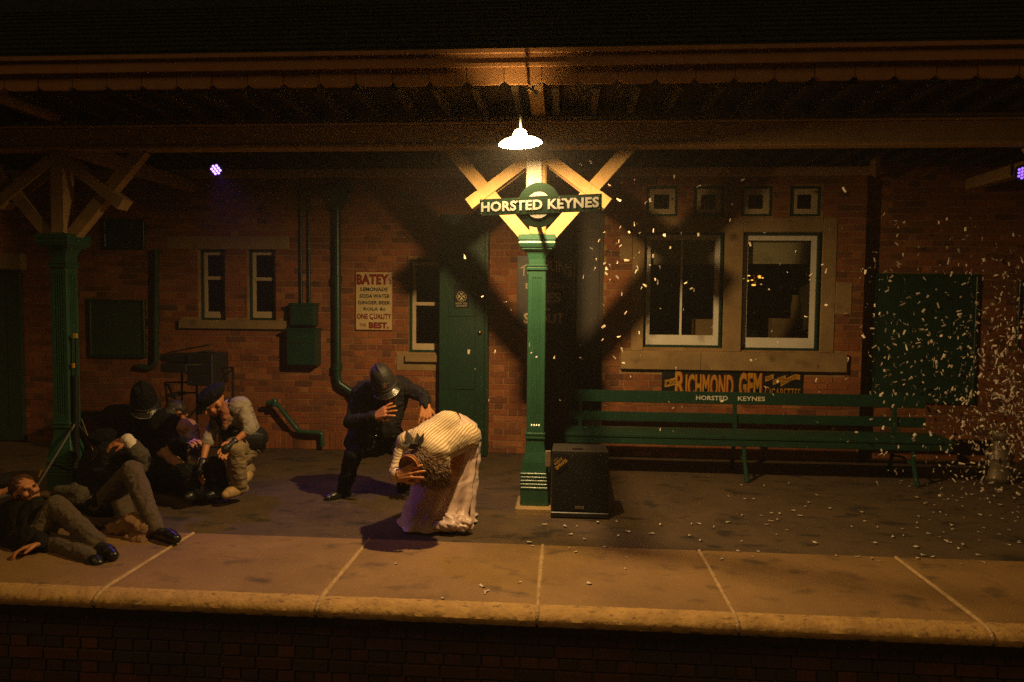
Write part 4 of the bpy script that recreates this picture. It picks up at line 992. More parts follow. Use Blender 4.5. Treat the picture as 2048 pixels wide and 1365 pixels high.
for ri, rg in enumerate(fine):
    for vi, v in enumerate(rg):
        nn_ = .006 * math.sin(v.x*23 + v.z*31 + 2*math.sin(v.y*17)); rg[vi] = v + Vector((nn_, nn_*.6, 0))
        if rg[vi].z < .010: rg[vi].z = .010
mb = MB(); mb.loft(fine, False); mb.build('skirt', 'satin', wo, smooth='all')
# bunched hem at the near right corner and the trailing fold
hp = [('c', J(862, 1055, 5.22), J(905, 1050, 5.22), .022, .05), ('c', J(900, 1040, 5.25), J(935, 1045, 5.25), .055, .045), ('c', J(925, 1030, 5.3), J(938, 1052, 5.26), .04, .035), ('c', J(885, 1052, 5.22), J(930, 1056, 5.22), .03, .032), ('c', J(826, 1060, 5.24), J(875, 1058, 5.22), .012, .026)]
hp = [('c', Vector((p[1].x, p[1].y, max(p[1].z, p[3]+.004))), Vector((p[2].x, p[2].y, max(p[2].z, p[4]+.004))), p[3], p[4]) for p in hp]
blob('hem_gathers', hp, 'satin', wo, .007, 2, (.010, 60), 9)
# pleated trim running down the side of the skirt
for i in range(11):
    a = i / 10; c_ = J(909 - 16*a*a - 6*a, 874 + 76*a, 5.36 - .17*a + .02*math.sin(a*3))
    t_ = blob('ruffle', [('c', c_ - lat*.030 + Vector((0,-.01,.004)), c_ + lat*.030, .010, .008), ('c', c_ - lat*.028 + Vector((0,0,.010)), c_ + lat*.02 + Vector((0,0,.010)), .007, .010)], 'satin', wo, .005, 1)
hc = J(838, 932, 5.0)
blob('hair_mass', [('e', J(842, 925, 5.02), Vector((.12,0,0)), Vector((0,.11,0)), Vector((0,0,.095))), ('e', J(868, 942, 5.0), Vector((.085,0,0)), Vector((0,.08,0)), Vector((0,0,.07)))], 'hair_brown', wo, .009, 2, (.012, 55), 5)
def locks(parent, c, r, n, ln, mname, seed, name='hair', th=.004, front=(0,-1,0)):
    rr = random.Random(seed); mb = MB(); c = Vector(c); fr = Vector(front)
    for _ in range(n):
        d = Vector((rr.gauss(0,1), rr.gauss(0,1), rr.gauss(0,1))).normalized()
        if d.dot(fr) < -.2: d = -d
        p = c + Vector((d.x*r[0], d.y*r[1], d.z*r[2])); L_ = ln * rr.uniform(.6, 1.3); ph = rr.uniform(0, 6.28); wv = rr.uniform(3.5, 6.5); am = rr.uniform(.006, .014)
        t = (Vector((d.x*.9, d.y*.5, -.75 + d.z*.2)) + Vector((rr.gauss(0,.13), rr.gauss(0,.13), rr.gauss(0,.1)))).normalized()
        t = (t - d * t.dot(d) * .7).normalized(); b2 = d.cross(t); pts = []
        for i in range(10):
            a = i / 9; pts.append(p + t*(L_*a) + Vector((0,0,-.02*a*a)) + d*(.012*math.sin(a*3.1)) + b2*(am*math.sin(ph + a*wv*2)) + d*(am*.7*math.cos(ph + a*wv*2)))
        w_ = th * rr.uniform(.5, 1.3); mb.tube(pts, [w_*.8, w_, w_*1.1, w_*1.1, w_*1.1, w_, w_*.9, w_*.7, w_*.45, w_*.15], 5, False)
    return mb.build(name, mname, parent, smooth='all', fix=False)
locks(wo, J(842, 922, 5.0), (.12, .11, .095), 760, .085, 'hair_brown', 4, 'hair', .0026, (.1, -.9, .4))
locks(wo, J(870, 940, 4.98), (.085, .08, .07), 420, .07, 'hair_brown', 5, 'ringlets', .0026, (.4, -.9, .2))
mb = MB()
def leafp(b, t, w_, nrm):
    b, t = Vector(b), Vector(t); d = t - b; s_ = d.cross(Vector(nrm)).normalized() * w_
    n_ = Vector(nrm).normalized() * .012
    mb.prism([b - s_*.35, b + d*.35 - s_ + n_, t, b + d*.35 + s_ - n_, b + s_*.35], Vector(nrm).normalized() * .004)
leafp(J(822, 893, 4.95), J(812, 858, 4.98), .032, (.1,-1,.1)); leafp(J(838, 893, 4.94), J(835, 866, 4.97), .028, (-.2,-1,.1)); leafp(J(838, 893, 4.93), J(848, 866, 4.95), .018, (-.4,-1,.1)); leafp(J(822, 893, 4.94), J(800, 885, 4.95), .025, (0,-1,.3))
mb.obox(J(828, 893, 4.93), (.028,0,0), (0,.012,0), (0,0,.02)); mb.build('hair_bow', 'ribbon', wo)
# round tan object clutched at her head
dc = J(816, 934, 4.84); dn = Vector((-.35, -.85, -.25)).normalized()
rd = thing('tan_disc', 'round tan leather object clutched by the bent woman at her head', 'accessory', dc)
MB().lathe([(.070,-.02),(.078,.0),(.080,.010),(.074,.012),(.068,.004),(.03,-.006),(.004,-.008)], dc + Vector((0,.04,0)), 32, dn).build('bowl', 'tan_leather', rd, smooth=True)
MB().tube([dc + Vector((.076*math.cos(a), .04 - .02*math.cos(a), .076*math.sin(a))) for a in [k*math.pi/12 for k in range(-3, 22)]], .006, 8).build('rim', 'tan_leather', rd, smooth='all')
for k in range(3):
    s0 = J(803 + k*9, 953, 4.87); MB().tube([s0, s0 + Vector((.01, -.01, -.03)), s0 + Vector((-.005 + .01*k, -.005, -.06))], .0035, 6).build('lace', 'tan_leather', rd, smooth='all')

# --- the policeman
def helmet(parent, c, up, face, mname='helmet_felt', s=1.0, badge=True):
    f, u, l = frame_(face, up); u2 = u; q = Matrix((l, f, u)).transposed().to_quaternion()
    c = Vector(c); rings_ = []
    for r_, z_ in ((.128, .0), (.124, .015), (.118, .05), (.112, .09), (.100, .135), (.078, .175), (.045, .198), (.012, .205)):
        rings_.append([c + (l * (r_*.88*math.cos(a)) + f * (r_*1.05*math.sin(a)) + u * z_) * s for a in [2*math.pi*i/32 for i in range(32)]])
    h = MB().loft(rings_).build('helmet', mname, parent, smooth=True)
    MB().tube([c + (f*(.118*math.cos(a)) * 1.0 + u*(.03 + .185*math.sin(a)))*s for a in [.5 + i*(math.pi-.9)/14 for i in range(15)]], [.004,.007,.009,.010,.011,.012,.013,.013,.013,.012,.011,.010,.009,.007,.004], 8).build('comb', mname, h, smooth='all')
    rm = []
    for i in range(36):
        a = 2*math.pi*i/36; k = .035 if math.sin(a) > -.2 else .02
        k = .010 + .034 * max(0, math.sin(a)) + .010 * max(0, -math.sin(a))
        rm.append((l*(.126*.88*math.cos(a)) + f*(.126*1.05*math.sin(a)), l*((.126+k)*.88*math.cos(a)) + f*((.126+k)*1.05*math.sin(a)) - u*(.018 + .012*abs(math.sin(a)))))
    mb = MB()
    mb.loft([[c + p[0]*s + u*.004 for p in rm], [c + p[1]*s for p in rm], [c + p[1]*s - u*.005 for p in rm], [c + p[0]*s - u*.004 for p in rm]], False); mb.build('brim', 'black_leather', h, smooth=True)
    MB().tube([c + rm[i % 36][1]*s for i in range(2, 17)], .003, 6).build('brim_edge', 'badge_metal', h, smooth='all')
    mb = MB(); mb.tube([c + (l*(.120*math.cos(a)*.9) + f*(.124*1.05*math.sin(a)) + u*.018) * s for a in [2*math.pi*i/24 for i in range(25)]], .006*s, 6); mb.build('band', 'ribbon', h, smooth='all')
    if badge:
        b0 = c + (f*.122 + u*.075) * s; mb = MB()
        for i in range(8):
            a = i*math.pi/4; d = l*math.cos(a) + u*math.sin(a); e = l*math.cos(a+math.pi/2) + u*math.sin(a+math.pi/2)
            mb.prism([b0 + e*.010, b0 + d*.042 - f*.004, b0 - e*.010], f*.004)
        mb.lathe([(.016, 0), (.016, .006), (.010, .009), (.002, .010)], b0, 12, f); mb.build('badge', 'badge_metal', h)
    return h
j = dict(head=J(773, 782, 5.98), face=(.42, -.78, -.42), up=(-.35, -.15, .90))
j.update(sl=J(806, 774, 6.15), sr=J(722, 788, 6.13), hl=J(768, 878, 6.30), hr=J(724, 880, 6.28), el=J(848, 792, 6.02), wl=J(851, 812, 5.88), er=J(700, 845, 6.02), wr=J(754, 832, 5.84))
j.update(kl=J(812, 900, 6.10), al=J(806, 985, 6.42), tl=J(822, 992, 6.30), kr=J(706, 910, 6.02), ar=J(688, 982, 6.16), tr=J(656, 998, 6.04))
hd = hand(j['wr'], J(786, 815, 5.76) - j['wr'], (.35, .5, -.25), -1, .30, .24, 1.2) + hand(j['wl'], Vector((.06, -.35, -.9)), (-.1, .7, -.2), 1, .28, .30, 1.2)
po = body('crouching policeman in dark uniform and badged helmet with both hands raised', j, hd, .006)
pr = torso(j, .022) + arm(j, 'l', .016, b=.92) + arm(j, 'r', .016, b=.90) + [('c', J(748, 880, 6.22), J(722, 884, 6.2), .16, .15), ('c', J(748, 872, 6.25), J(780, 876, 6.2), .14, .13), ('c', (j['sl']+j['sr'])/2, j['head'] - Vector((.02,-.03,.08)), .08, .07)]
pr += [('c', J(716, 786, 6.12), J(735, 860, 6.08), .07, .10), ('c', J(800, 778, 6.12), J(778, 860, 6.1), .07, .10)]
jk = blob('tunic', pr, 'dark_wool', po, .010, 3, (.012, 26), 11)
for i in range(5):
    p = (J(763, 815, 5.95)).lerp(J(752, 872, 6.02), i/4); MB().ball(p, .009, 8, 6).build('button', 'badge_metal', jk, smooth='all')
pr = leg(j, 'l', .018) + leg(j, 'r', .018) + [('c', j['hl'], j['hr'], .13, .13)]
blob('trousers', pr, 'black_wool', po, .011, 3, (.012, 24), 12)
for k in 'lr': blob('shoe', foot(j, k, .047), 'black_leather', po, .008, 2)
helmet(po, J(770, 772, 5.97) + Vector((0,0,.012)), (-.32, -.22, .90), (.42, -.78, -.42), s=1.0)
MB().tube([j['head'] + Vector((.075,-.05,.03)), j['head'] + Vector((.06,-.085,-.04)), j['head'] + Vector((.02,-.11,-.10)), j['head'] + Vector((-.04,-.06,-.08)), j['head'] + Vector((-.085,.0,.02))], .005, 6).build('chin_strap', 'black_leather', po, smooth='all')
f, u, l = frame_(j['face'], j['up'])
blob('moustache', [('c', j['head'] + f*.098 - u*.040 - l*.03, j['head'] + f*.106 - u*.034, .009, .012), ('c', j['head'] + f*.098 - u*.040 + l*.03, j['head'] + f*.106 - u*.034, .009, .012)], 'hair_dark', po, .005, 1)

# --- the kneeling man
def cap_(parent, c, up, face, mname, s=1.0, peak=True):
    f, u, l = frame_(face, up); c = Vector(c)
    pr = [('e', c + (u*.035 - f*.012)*s, l*.108*s, f*.120*s, u*.050*s), ('e', c + (u*.010)*s, l*.092*s, f*.108*s, u*.042*s)]
    h = blob('flat_cap', pr, mname, parent, .007, 3, (.003, 40), 8)
    rg = []
    for i in range(9):
        a = math.pi * (i / 8); rg.append((c + (l*(.085*math.cos(a)) + f*(.09 + .004*math.sin(a)) + u*.004)*s, c + (l*(.080*math.cos(a)) + f*(.10 + .055*math.sin(a)) - u*(.012+.012*math.sin(a)))*s))
    mb = MB(); vv = [p for ab in rg for p in ab] + [p - u*.006 for ab in rg for p in ab]; n_ = 18
    mb.add(vv, [(2*i, 2*i+1, 2*i+3, 2*i+2) for i in range(8)] + [(n_+2*i+2, n_+2*i+3, n_+2*i+1, n_+2*i) for i in range(8)] + [(2*i+1, n_+2*i+1, n_+2*i+3, 2*i+3) for i in range(8)])
    mb.build('peak', mname, h, smooth=True); return h
j = dict(head=J(428, 806, 5.84), face=(-.50, -.55, -.66), up=(-.30, -.50, .70))
j.update(sl=J(484, 812, 5.93), sr=J(438, 838, 5.98), hl=J(506, 884, 6.14), hr=J(478, 892, 6.06), el=J(500, 858, 5.82), wl=J(466, 886, 5.70), er=J(414, 884, 5.84), wr=J(405, 926, 5.72))
j.update(kl=J(452, 948, 5.92), al=J(497, 940, 6.16), tl=J(492, 958, 6.05), kr=J(468, 896, 5.74), ar=J(480, 974, 5.86), tr=J(452, 990, 5.74))
hd = hand(j['wl'], J(447, 905, 5.64) - j['wl'], (-.3, -.5, -.5), 1, .5, .14) + hand(j['wr'], Vector((-.05, -.3, -.9)), (.4, .4, 0), -1, .4)
kn = body('kneeling man in flat cap, grey shirt and dark waistcoat among the group', j, hd, .0085)
blob('shirt', torso(j, .008, False) + [('c', j['sl'], j['el'], .064, .055), ('c', j['sr'], j['er'], .062, .054), ('c', j['el'], j['el'].lerp(j['wl'], .12), .056, .052)], 'shirt_grey', kn, .009, 3, (.005, 36), 21)
tv = {k: v for k, v in j.items()}; tv['sl'] = j['sl'].lerp(j['sr'], .22); tv['sr'] = j['sr'].lerp(j['sl'], .12)
blob('waistcoat', torso(tv, .012), 'dark_wool', kn, .010, 3, (.004, 30), 22)
blob('trousers', leg(j, 'l', .020) + leg(j, 'r', .024) + [('c', j['hl'], j['hr'], .125, .12)], 'canvas', kn, .010, 3, (.006, 36), 23)
for k in 'lr': blob('boot', foot(j, k, .050), 'tan_boot', kn, .008, 2, (.002, 60), 2)
blob('belt', [('c', J(476, 872, 6.0), J(512, 876, 6.10), .13, .11)], 'black_leather', kn, .010, 2)
for w_, e_, nm in ((j['wl'], j['el'], 'l'), (j['wr'], j['er'], 'r')):
    dd = (w_ - e_).normalized(); blob('glove', [('c', w_ - dd*.015, w_ + dd*.02, .036, .034), ('c', w_ + dd*.01, w_ + dd*.085, .036, .038)], 'black_leather', kn, .007, 2)
blob('scarf', [('c', J(447, 812, 5.86), J(452, 835, 5.82), .034, .04), ('c', J(452, 835, 5.82), J(449, 856, 5.82), .036, .026), ('c', J(440, 818, 5.84), J(466, 808, 5.92), .035, .035)], 'rust_scarf', kn, .008, 2, (.006, 45), 3)
cap_(kn, J(424, 797, 5.83), (-.38, -.40, .80), (-.50, -.62, -.55), 'black_wool', 1.15)

# --- the dark policeman leaning over the group
j = dict(head=J(290, 815, 6.02), face=(.55, -.62, -.55), up=(.10, -.35, .85))
j.update(sl=J(336, 850, 6.02), sr=J(232, 836, 6.20), hl=J(262, 925, 6.42), hr=J(218, 928, 6.45), el=J(352, 893, 5.90), wl=J(368, 884, 5.80), er=J(222, 905, 6.02), wr=J(262, 926, 5.90))
j.update(kl=J(312, 945, 6.02), al=J(300, 985, 6.45), tl=J(318, 990, 6.3), kr=J(226, 948, 6.05), ar=J(232, 985, 6.5), tr=J(226, 990, 6.3))
dk = body('dark uniformed man in round helmet leaning over the people on the ground', j, hand(j['wl'], (.8, -.3, .1), (0, .3, -.9), 1, .5), .010)
blob('tunic', torso(j, .045) + arm(j, 'l', .020, b=.95) + arm(j, 'r', .022, b=.95) + [('c', j['sr'], j['hr'], .13, .14), ('c', (j['sl']+j['sr'])/2 + Vector((0,0,.0)), j['head'] - Vector((0,-.05,.08)), .10, .07)], 'black_wool', dk, .011, 3, (.008, 20), 31)
blob('trousers', leg(j, 'l', .02) + leg(j, 'r', .02), 'black_wool', dk, .013, 2)
for k in 'lr': blob('shoe', foot(j, k, .047), 'black_leather', dk, .010, 2)
blob('glove', hand(j['wl'] - Vector((.01,0,0)), (.8, -.3, .1), (0, .3, -.9), 1, .5, .1, 1.12), 'black_leather', dk, .007, 2)
helmet(dk, J(289, 806, 6.02), (.15, -.45, .85), (.55, -.62, -.50), 'black_wool', 1.05, False)
MB().tube([j['head'] + Vector((.10,-.02,.05)), j['head'] + Vector((.085,-.085,-.02)), j['head'] + Vector((.06,-.11,-.10))], .004, 6).build('chin_strap', 'tan_leather', dk, smooth='all')

# --- seated person in a pink shirt
j = dict(head=J(352, 828, 6.12), face=(.45, .55, -.45), up=(.0, .1, .95))
j.update(sl=J(380, 862, 6.05), sr=J(326, 862, 6.12), hl=J(382, 950, 6.10), hr=J(348, 952, 6.14), el=J(386, 900, 5.92), wl=J(388, 934, 5.84), er=J(328, 905, 5.98), wr=J(360, 930, 5.85))
j.update(kl=J(428, 935, 5.80), al=J(440, 985, 5.86), tl=J(418, 992, 5.76), kr=J(372, 948, 5.72), ar=J(392, 985, 5.74), tr=J(375, 996, 5.64))
pk = body('seated figure in pink shirt and open dark waistcoat between helmeted and kneeling men', j, hand(j['wl'], (.1, -.2, -.9), (-.6, .2, 0), 1, .5), .010)
blob('shirt', torso(j, .012) + arm(j, 'r', .018), 'shirt_pink', pk, .010, 3, (.008, 26), 41)
blob('sleeve', arm(j, 'l', .02, b=.85), 'canvas', pk, .009, 2, (.004, 40), 42)
w0 = J(316, 850, 5.98); blob('waistcoat', [('c', J(318, 855, 6.05), J(340, 945, 6.02), .085, .12), ('c', J(378, 858, 6.08), J(384, 950, 6.05), .07, .11), ('c', J(330, 855, 6.18), J(376, 860, 6.18), .09, .09)], 'black_wool', pk, .011, 3, (.006, 24), 43)
blob('trousers', leg(j, 'l', .03) + leg(j, 'r', .03) + [('c', j['hl'], j['hr'], .15, .15)], 'black_wool', pk, .012, 2, (.008, 22), 44)
for k in 'lr': blob('shoe', foot(j, k, .046), 'black_leather', pk, .010, 2)
f, u, l = frame_(j['face'], j['up']); blob('hair', [('e', j['head'] - f*.02 + u*.04, l*.085, f*.10, u*.085), ('e', j['head'] - f*.05 - u*.02, l*.08, f*.07, u*.08)], 'hair_dark', pk, .008, 1, (.005, 70), 3)

# --- man sitting with one knee raised
j = dict(head=J(210, 888, 5.74), face=(.75, -.55, -.05), up=(.1, -.2, .95))
j.update(sl=J(240, 916, 5.56), sr=J(192, 926, 5.76), hl=J(212, 1005, 5.46), hr=J(186, 1005, 5.62), el=J(283, 918, 5.36), wl=J(256, 882, 5.30), er=J(196, 945, 5.50), wr=J(232, 965, 5.36))
j.update(kl=J(264, 942, 5.16), al=J(312, 1058, 4.90), tl=J(352, 1078, 4.78), kr=J(232, 972, 5.44), ar=J(262, 1058, 5.12), tr=J(296, 1072, 5.00))
st = body('man sitting on the ground with one tweed knee raised and white cuff showing', j, hand(j['wl'], J(222, 888, 5.26) - j['wl'], (-.1, .3, -.8), 1, .5), .0085)
blob('jacket', torso(j, .030) + arm(j, 'r', .022) + [('c', j['sl'], j['el'], .075, .066), ('c', j['el'], j['el'].lerp(j['wl'], .62), .066, .056), ('c', j['sr'], j['hr'], .13, .15), ('c', (j['sl']+j['sr'])/2, j['head'] - Vector((0,-.03,.08)), .085, .065)], 'dark_wool', st, .010, 3, (.012, 26), 51)
blob('cuff', [('c', j['el'].lerp(j['wl'], .66), j['wl'] + (j['wl']-j['el']).normalized()*.01, .056, .050)], 'shirt_white', st, .007, 2, (.004, 60), 52)
blob('sleeve', [('c', j['el'] + Vector((.0,-.02,.03)), j['el'].lerp(j['wl'], .6), .072, .064), ('c', j['el'] + Vector((0,-.02,-.06)), j['el'], .06, .07)], 'tweed_green', st, .009, 2, (.006, 34), 55)
blob('trousers', [('c', j['hl'], j['kl'], .105, .082), ('c', j['kl'], j['al'], .080, .058)] + leg(j, 'r', .018) + [('c', j['hl'], j['hr'], .135, .135)], 'tweed', st, .010, 3, (.006, 34), 53)
for k in 'lr': blob('shoe', foot(j, k, .048), 'black_leather', st, .008, 2)
cap_(st, J(208, 880, 5.73), (-.1, -.2, .9), (.75, -.55, -.05), 'black_wool', 1.05)

# --- man reclining at the front
j = dict(head=J(52, 982, 4.95), face=(.80, -.42, .28), up=(-.30, -.15, .90))
j.update(sl=J(86, 1026, 4.86), sr=J(22, 1030, 5.02), hl=J(72, 1090, 4.66), hr=J(34, 1088, 4.80), el=J(92, 1072, 4.72), wl=J(78, 1088, 4.52), er=J(20, 1080, 4.86), wr=J(52, 1096, 4.62))
j.update(kl=J(112, 1012, 4.78), al=J(192, 1086, 4.56), tl=J(226, 1112, 4.44), kr=J(126, 1092, 4.60), ar=J(180, 1116, 4.44), tr=J(196, 1128, 4.38))
rc = body('bare headed man reclining on the platform with tweed knee drawn up', j, hand(j['wl'], (-.5, -.4, -.1), (.3, 0, -.8), 1, .5), .0075)
blob('jacket', torso(j, .026) + arm(j, 'r', .020) + arm(j, 'l', .022, b=.9), 'dark_wool', rc, .009, 3, (.007, 28), 61)
blob('waistcoat', [('c', J(84, 1040, 4.78), J(84, 1062, 4.70), .05, .045), ('c', J(80, 1024, 4.84), J(88, 1044, 4.78), .045, .05)], 'tweed', rc, .008, 2, (.004, 40), 62)
blob('trousers', [('c', j['hl'], j['kl'], .100, .078), ('c', j['kl'], j['al'], .076, .064), ('c', j['hr'], j['kr'], .10, .075), ('c', j['kr'], j['ar'], .07, .055), ('c', j['hl'], j['hr'], .13, .13)], 'tweed', rc, .009, 3, (.006, 36), 63)
for k in 'lr': blob('shoe', foot(j, k, .049), 'black_leather', rc, .008, 2)
blob('sock', [('c', j['al'].lerp(j['kl'], .12), j['al'] - Vector((0,0,.01)), .055, .050)], 'tweed_green', rc, .007, 2)
f, u, l = frame_(j['face'], j['up']); hc = j['head']
blob('hair', [('e', hc - f*.024 + u*.046, l*.084, f*.094, u*.086), ('e', hc - f*.055 - u*.01, l*.080, f*.055, u*.075), ('c', hc + l*.07 - u*.005 + f*.01, hc + l*.07 - u*.05 + f*.02, .014, .010)], 'hair_ginger', rc, .006, 1, (.006, 90), 3)
blob('moustache', [('c', hc + f*.098 - u*.040 - l*.03, hc + f*.106 - u*.034, .009, .012), ('c', hc + f*.098 - u*.040 + l*.03, hc + f*.106 - u*.034, .009, .012)], 'hair_ginger', rc, .005, 1)
for s_ in (-1, 1): MB().ball(hc + f*.086 + l*(.032*s_) + u*.012, .010, 8, 6).build('eye', 'eye', rc, smooth='all')

# --- person at the picture edge
j = dict(head=J(-12, 982, 5.12), face=(-.5, -.8, .0), up=(.0, -.1, .95))
j.update(sl=J(30, 1022, 5.05), sr=J(-52, 1026, 5.15), hl=J(10, 1085, 4.95), hr=J(-36, 1085, 5.05), el=J(44, 1052, 4.94), wl=J(10, 1070, 4.80), er=J(-70, 1070, 5.0), wr=J(-30, 1085, 4.8))
j.update(kl=J(-30, 1085, 4.62), al=J(-60, 1115, 4.5), tl=J(-70, 1122, 4.4), kr=J(-70, 1080, 4.7), ar=J(-90, 1115, 4.6), tr=J(-100, 1122, 4.5))
ed = body('person in green tweed jacket cut off by the left picture edge', j, None, .010)
blob('jacket', torso(j, .030) + arm(j, 'l', .024) + arm(j, 'r', .022), 'tweed_green', ed, .010, 3, (.009, 28), 71)
blob('trousers', leg(j, 'l', .018) + leg(j, 'r', .018), 'dark_wool', ed, .012, 2)
cap_(ed, J(-12, 972, 5.12), (0, -.1, .95), (-.5, -.8, 0), 'dark_wool', 1.08)

# --- clothing lying about
o = blob('cloth_bundle', [('c', J(225, 1060, 5.0), J(275, 1052, 4.95), .05, .075), ('c', J(268, 1046, 4.96), J(292, 1062, 4.88), .07, .05), ('c', J(240, 1048, 5.0), J(262, 1040, 4.98), .03, .045), ('c', J(256, 1078, 4.86), J(286, 1080, 4.84), .03, .035)], 'bag_cloth', None, .008, 2, (.014, 34), 81)
tag(o, 'crumpled brown cloth bundle under the sitting man beside his shoes', 'cloth')
o = blob('rolled_coat', [('c', J(118, 985, 4.92), J(160, 988, 4.90), .055, .06), ('c', J(112, 998, 4.90), J(158, 1000, 4.86), .03, .035), ('c', J(148, 978, 4.93), J(166, 986, 4.9), .045, .03)], 'tweed_green', None, .008, 2, (.009, 36), 82)
tag(o, 'grey green folded coat behind the reclining man', 'coat')
o = MB().prism([J(160, 1004, 4.84), J(172, 996, 4.84), J(184, 990, 4.84), J(180, 997, 4.84), J(168, 1004, 4.84)], (0, .01, 0)).build('coat_strap', 'shirt_grey', o)

# ------------------------------------------------------------------ STAGE GEAR AND SMALL THINGS
# dark doorway in the column shadow
# light stand with guy rope
Ys = 5.95
ls = thing('light_stand', 'black tripod stand with yellow tape and guy rope near the left column', 'stand', (J(152, 960, Ys).x, Ys, 0))
tp, bt = J(153, 672, Ys), J(152, 940, Ys)
MB().tube([tp, J(152, 750, Ys)], .012, 10).build('upper_pole', 'black_metal', ls, smooth=True); MB().tube([J(152, 750, Ys), J(152, 850, Ys)], .022, 10).build('mid_pole', 'black_metal', ls, smooth=True)
MB().tube([J(152, 850, Ys), Vector((bt.x, Ys, .18))], .028, 10).build('lower_pole', 'black_metal', ls, smooth=True)
for a in (.3, 2.4, 4.5): MB().tube([J(152, 845, Ys), Vector((bt.x + .5*math.cos(a), Ys + .5*math.sin(a), .02))], .012, 8).build('leg', 'black_metal', ls, smooth=True)
for a in (.3, 2.4, 4.5): MB().tube([Vector((bt.x, Ys, .2)), Vector((bt.x + .27*math.cos(a), Ys + .27*math.sin(a), .35))], .009, 8).build('brace', 'black_metal', ls, smooth=True)
MB().box((tp.x - .012, Ys - .03, tp.z - .02), (tp.x + .02, Ys - .012, tp.z + .022)).build('tape_tag', 'yellow_tape', ls)
q = J(150, 731, Ys); MB().box((q.x - .008, Ys - .03, q.z - .02), (q.x + .008, Ys - .012, q.z + .02)).build('tape_tag', 'yellow_tape', ls)
g0, g1, g2, g3 = J(163, 838, 5.9), J(193, 920, 5.55), J(199, 940, 5.5), J(206, 963, 5.42)
MB().tube([g0, g1, g2, g3, J(216, 1000, 5.3)], .004, 6).build('guy_rope', 'rope', ls, smooth='all')
for a, b in ((g1, g2), (J(203, 953, 5.46), J(209, 970, 5.4))):
    d = (b - a); MB().prism([a + Vector((-.012,0,.0)), a + d*.5 + Vector((.022,0,.01)), b + Vector((.012,0,0)), a + d*.5 + Vector((-.02,0,-.01))], (0,.004,0)).build('tape_flag', 'yellow_tape', ls)
a, b = J(75, 955, 5.2), J(81, 940, 5.2); MB().prism([a, a + Vector((.012,0,0)), b + Vector((.016,0,0)), b], (0,.004,0)).build('tape_flag', 'yellow_tape', ls)
# equipment rack behind the kneeling man
Yk = 7.0
rk = thing('equipment_rack', 'black folding stand with stacked sound equipment behind the kneeling man', 'rack', (J(400, 920, Yk).x, Yk, 0))
for (xa_, ya_), (xb_, yb_) in (((364, 745), (364, 900)), ((394, 770), (394, 900)), ((466, 735), (466, 900)), ((440, 735), (440, 900)), ((332, 765), (395, 765)), ((437, 736), (467, 736)), ((437, 764), (466, 738)), ((335, 768), (350, 800)), ((395, 765), (372, 745)), ((365, 786), (394, 786)), ((364, 850), (395, 815)), ((330, 765), (345, 900)), ((364, 895), (466, 895))):
    MB().bar(J(xa_, ya_, Yk), J(xb_, yb_, Yk), .017, .017).build('frame_bar', 'black_metal', rk)
def gear(x0_, y0_, x1_, y1_, d, nm, m_='black_metal'):
    a, b = J(x0_, y1_, Yk), J(x1_, y0_, Yk); MB().cbox((a.x, Yk - d/2, a.z), (b.x, Yk + d/2, b.z), .008).build(nm, m_, rk)
gear(392, 706, 441, 768, .35, 'amplifier'); gear(340, 725, 391, 742, .35, 'mixer'); gear(336, 708, 391, 722, .3, 'mixer'); gear(345, 785, 363, 792, .2, 'tray')
MB().bar(J(340, 705, Yk - .05), J(420, 690, Yk - .05), .012, .10, (0,1,0)).bar(J(345, 712, Yk), J(418, 702, Yk), .012, .18, (0,1,0)).build('sloping_panel', 'black_metal', rk)
for k in range(7): q = J(375 + k*4.6, 730, Yk - .177); MB().ball(q, .006, 6, 5).build('knob', 'speaker_side', rk)
# milk churn among the confetti
cp_ = onz(1996, 962); cx_ = cp_.x
ch_ = thing('milk_churn', 'pale metal milk churn beyond the bench end in the thick confetti', 'churn', (cx_, 7.45, 0))
MB().lathe([(.12,0),(.135,.02),(.135,.05),(.125,.07),(.118,.22),(.125,.24),(.118,.26),(.075,.36),(.07,.42),(.095,.44),(.10,.46)], (cx_, 7.45, 0), 28).build('body', 'milk_metal', ch_, smooth=True)
MB().lathe([(.105,0),(.108,.02),(.09,.05),(.02,.06)], (cx_, 7.45, .46), 24).build('lid', 'milk_metal', ch_, smooth=True)
for s_ in (-1, 1): MB().tube([(cx_ + s_*.12, 7.42, .25), (cx_ + s_*.165, 7.42, .30), (cx_ + s_*.11, 7.42, .345)], .009, 8).build('handle', 'milk_metal', ch_, smooth='all')

# ------------------------------------------------------------------ CONFETTI
def conf_mesh(k, bend, L_, W_):
    mb = MB(); n = 5; vv = []
    for i in range(n + 1):
        a = i / n - .5; z = bend * (a*a - .08) * L_ * 2; tw = (k % 3 - 1) * .9 * a
        for s_ in (-.5, .5): vv.append((a * L_, s_ * W_ * math.cos(tw), z + s_ * W_ * math.sin(tw)))
    vv += [(x, y, z - .0006) for x, y, z in vv]
    m_ = 2 * (n + 1); ff = []
    for i in range(n): ff += [(2*i, 2*i+2, 2*i+3, 2*i+1), (m_+2*i+1, m_+2*i+3, m_+2*i+2, m_+2*i), (2*i, m_+2*i, m_+2*i+2, 2*i+2), (2*i+1, 2*i+3, m_+2*i+3, m_+2*i+1)]
    mb.add(vv, ff); return mb
kinds = [conf_mesh(k, b, L_, W_) for k, (b, L_, W_) in enumerate([(.0,.052,.020), (.10,.048,.022), (-.12,.056,.018), (.3,.050,.015), (.0,.032,.024), (-.06,.046,.019)])]
cms = []
for k, mb in enumerate(kinds):
    for pm in ('paper', 'paper_pink'):
        o = mb.build('confetti_piece', pm, None, smooth='all'); cms.append(o.data); bpy.data.objects.remove(o)
rr = random.Random(21); pos = []
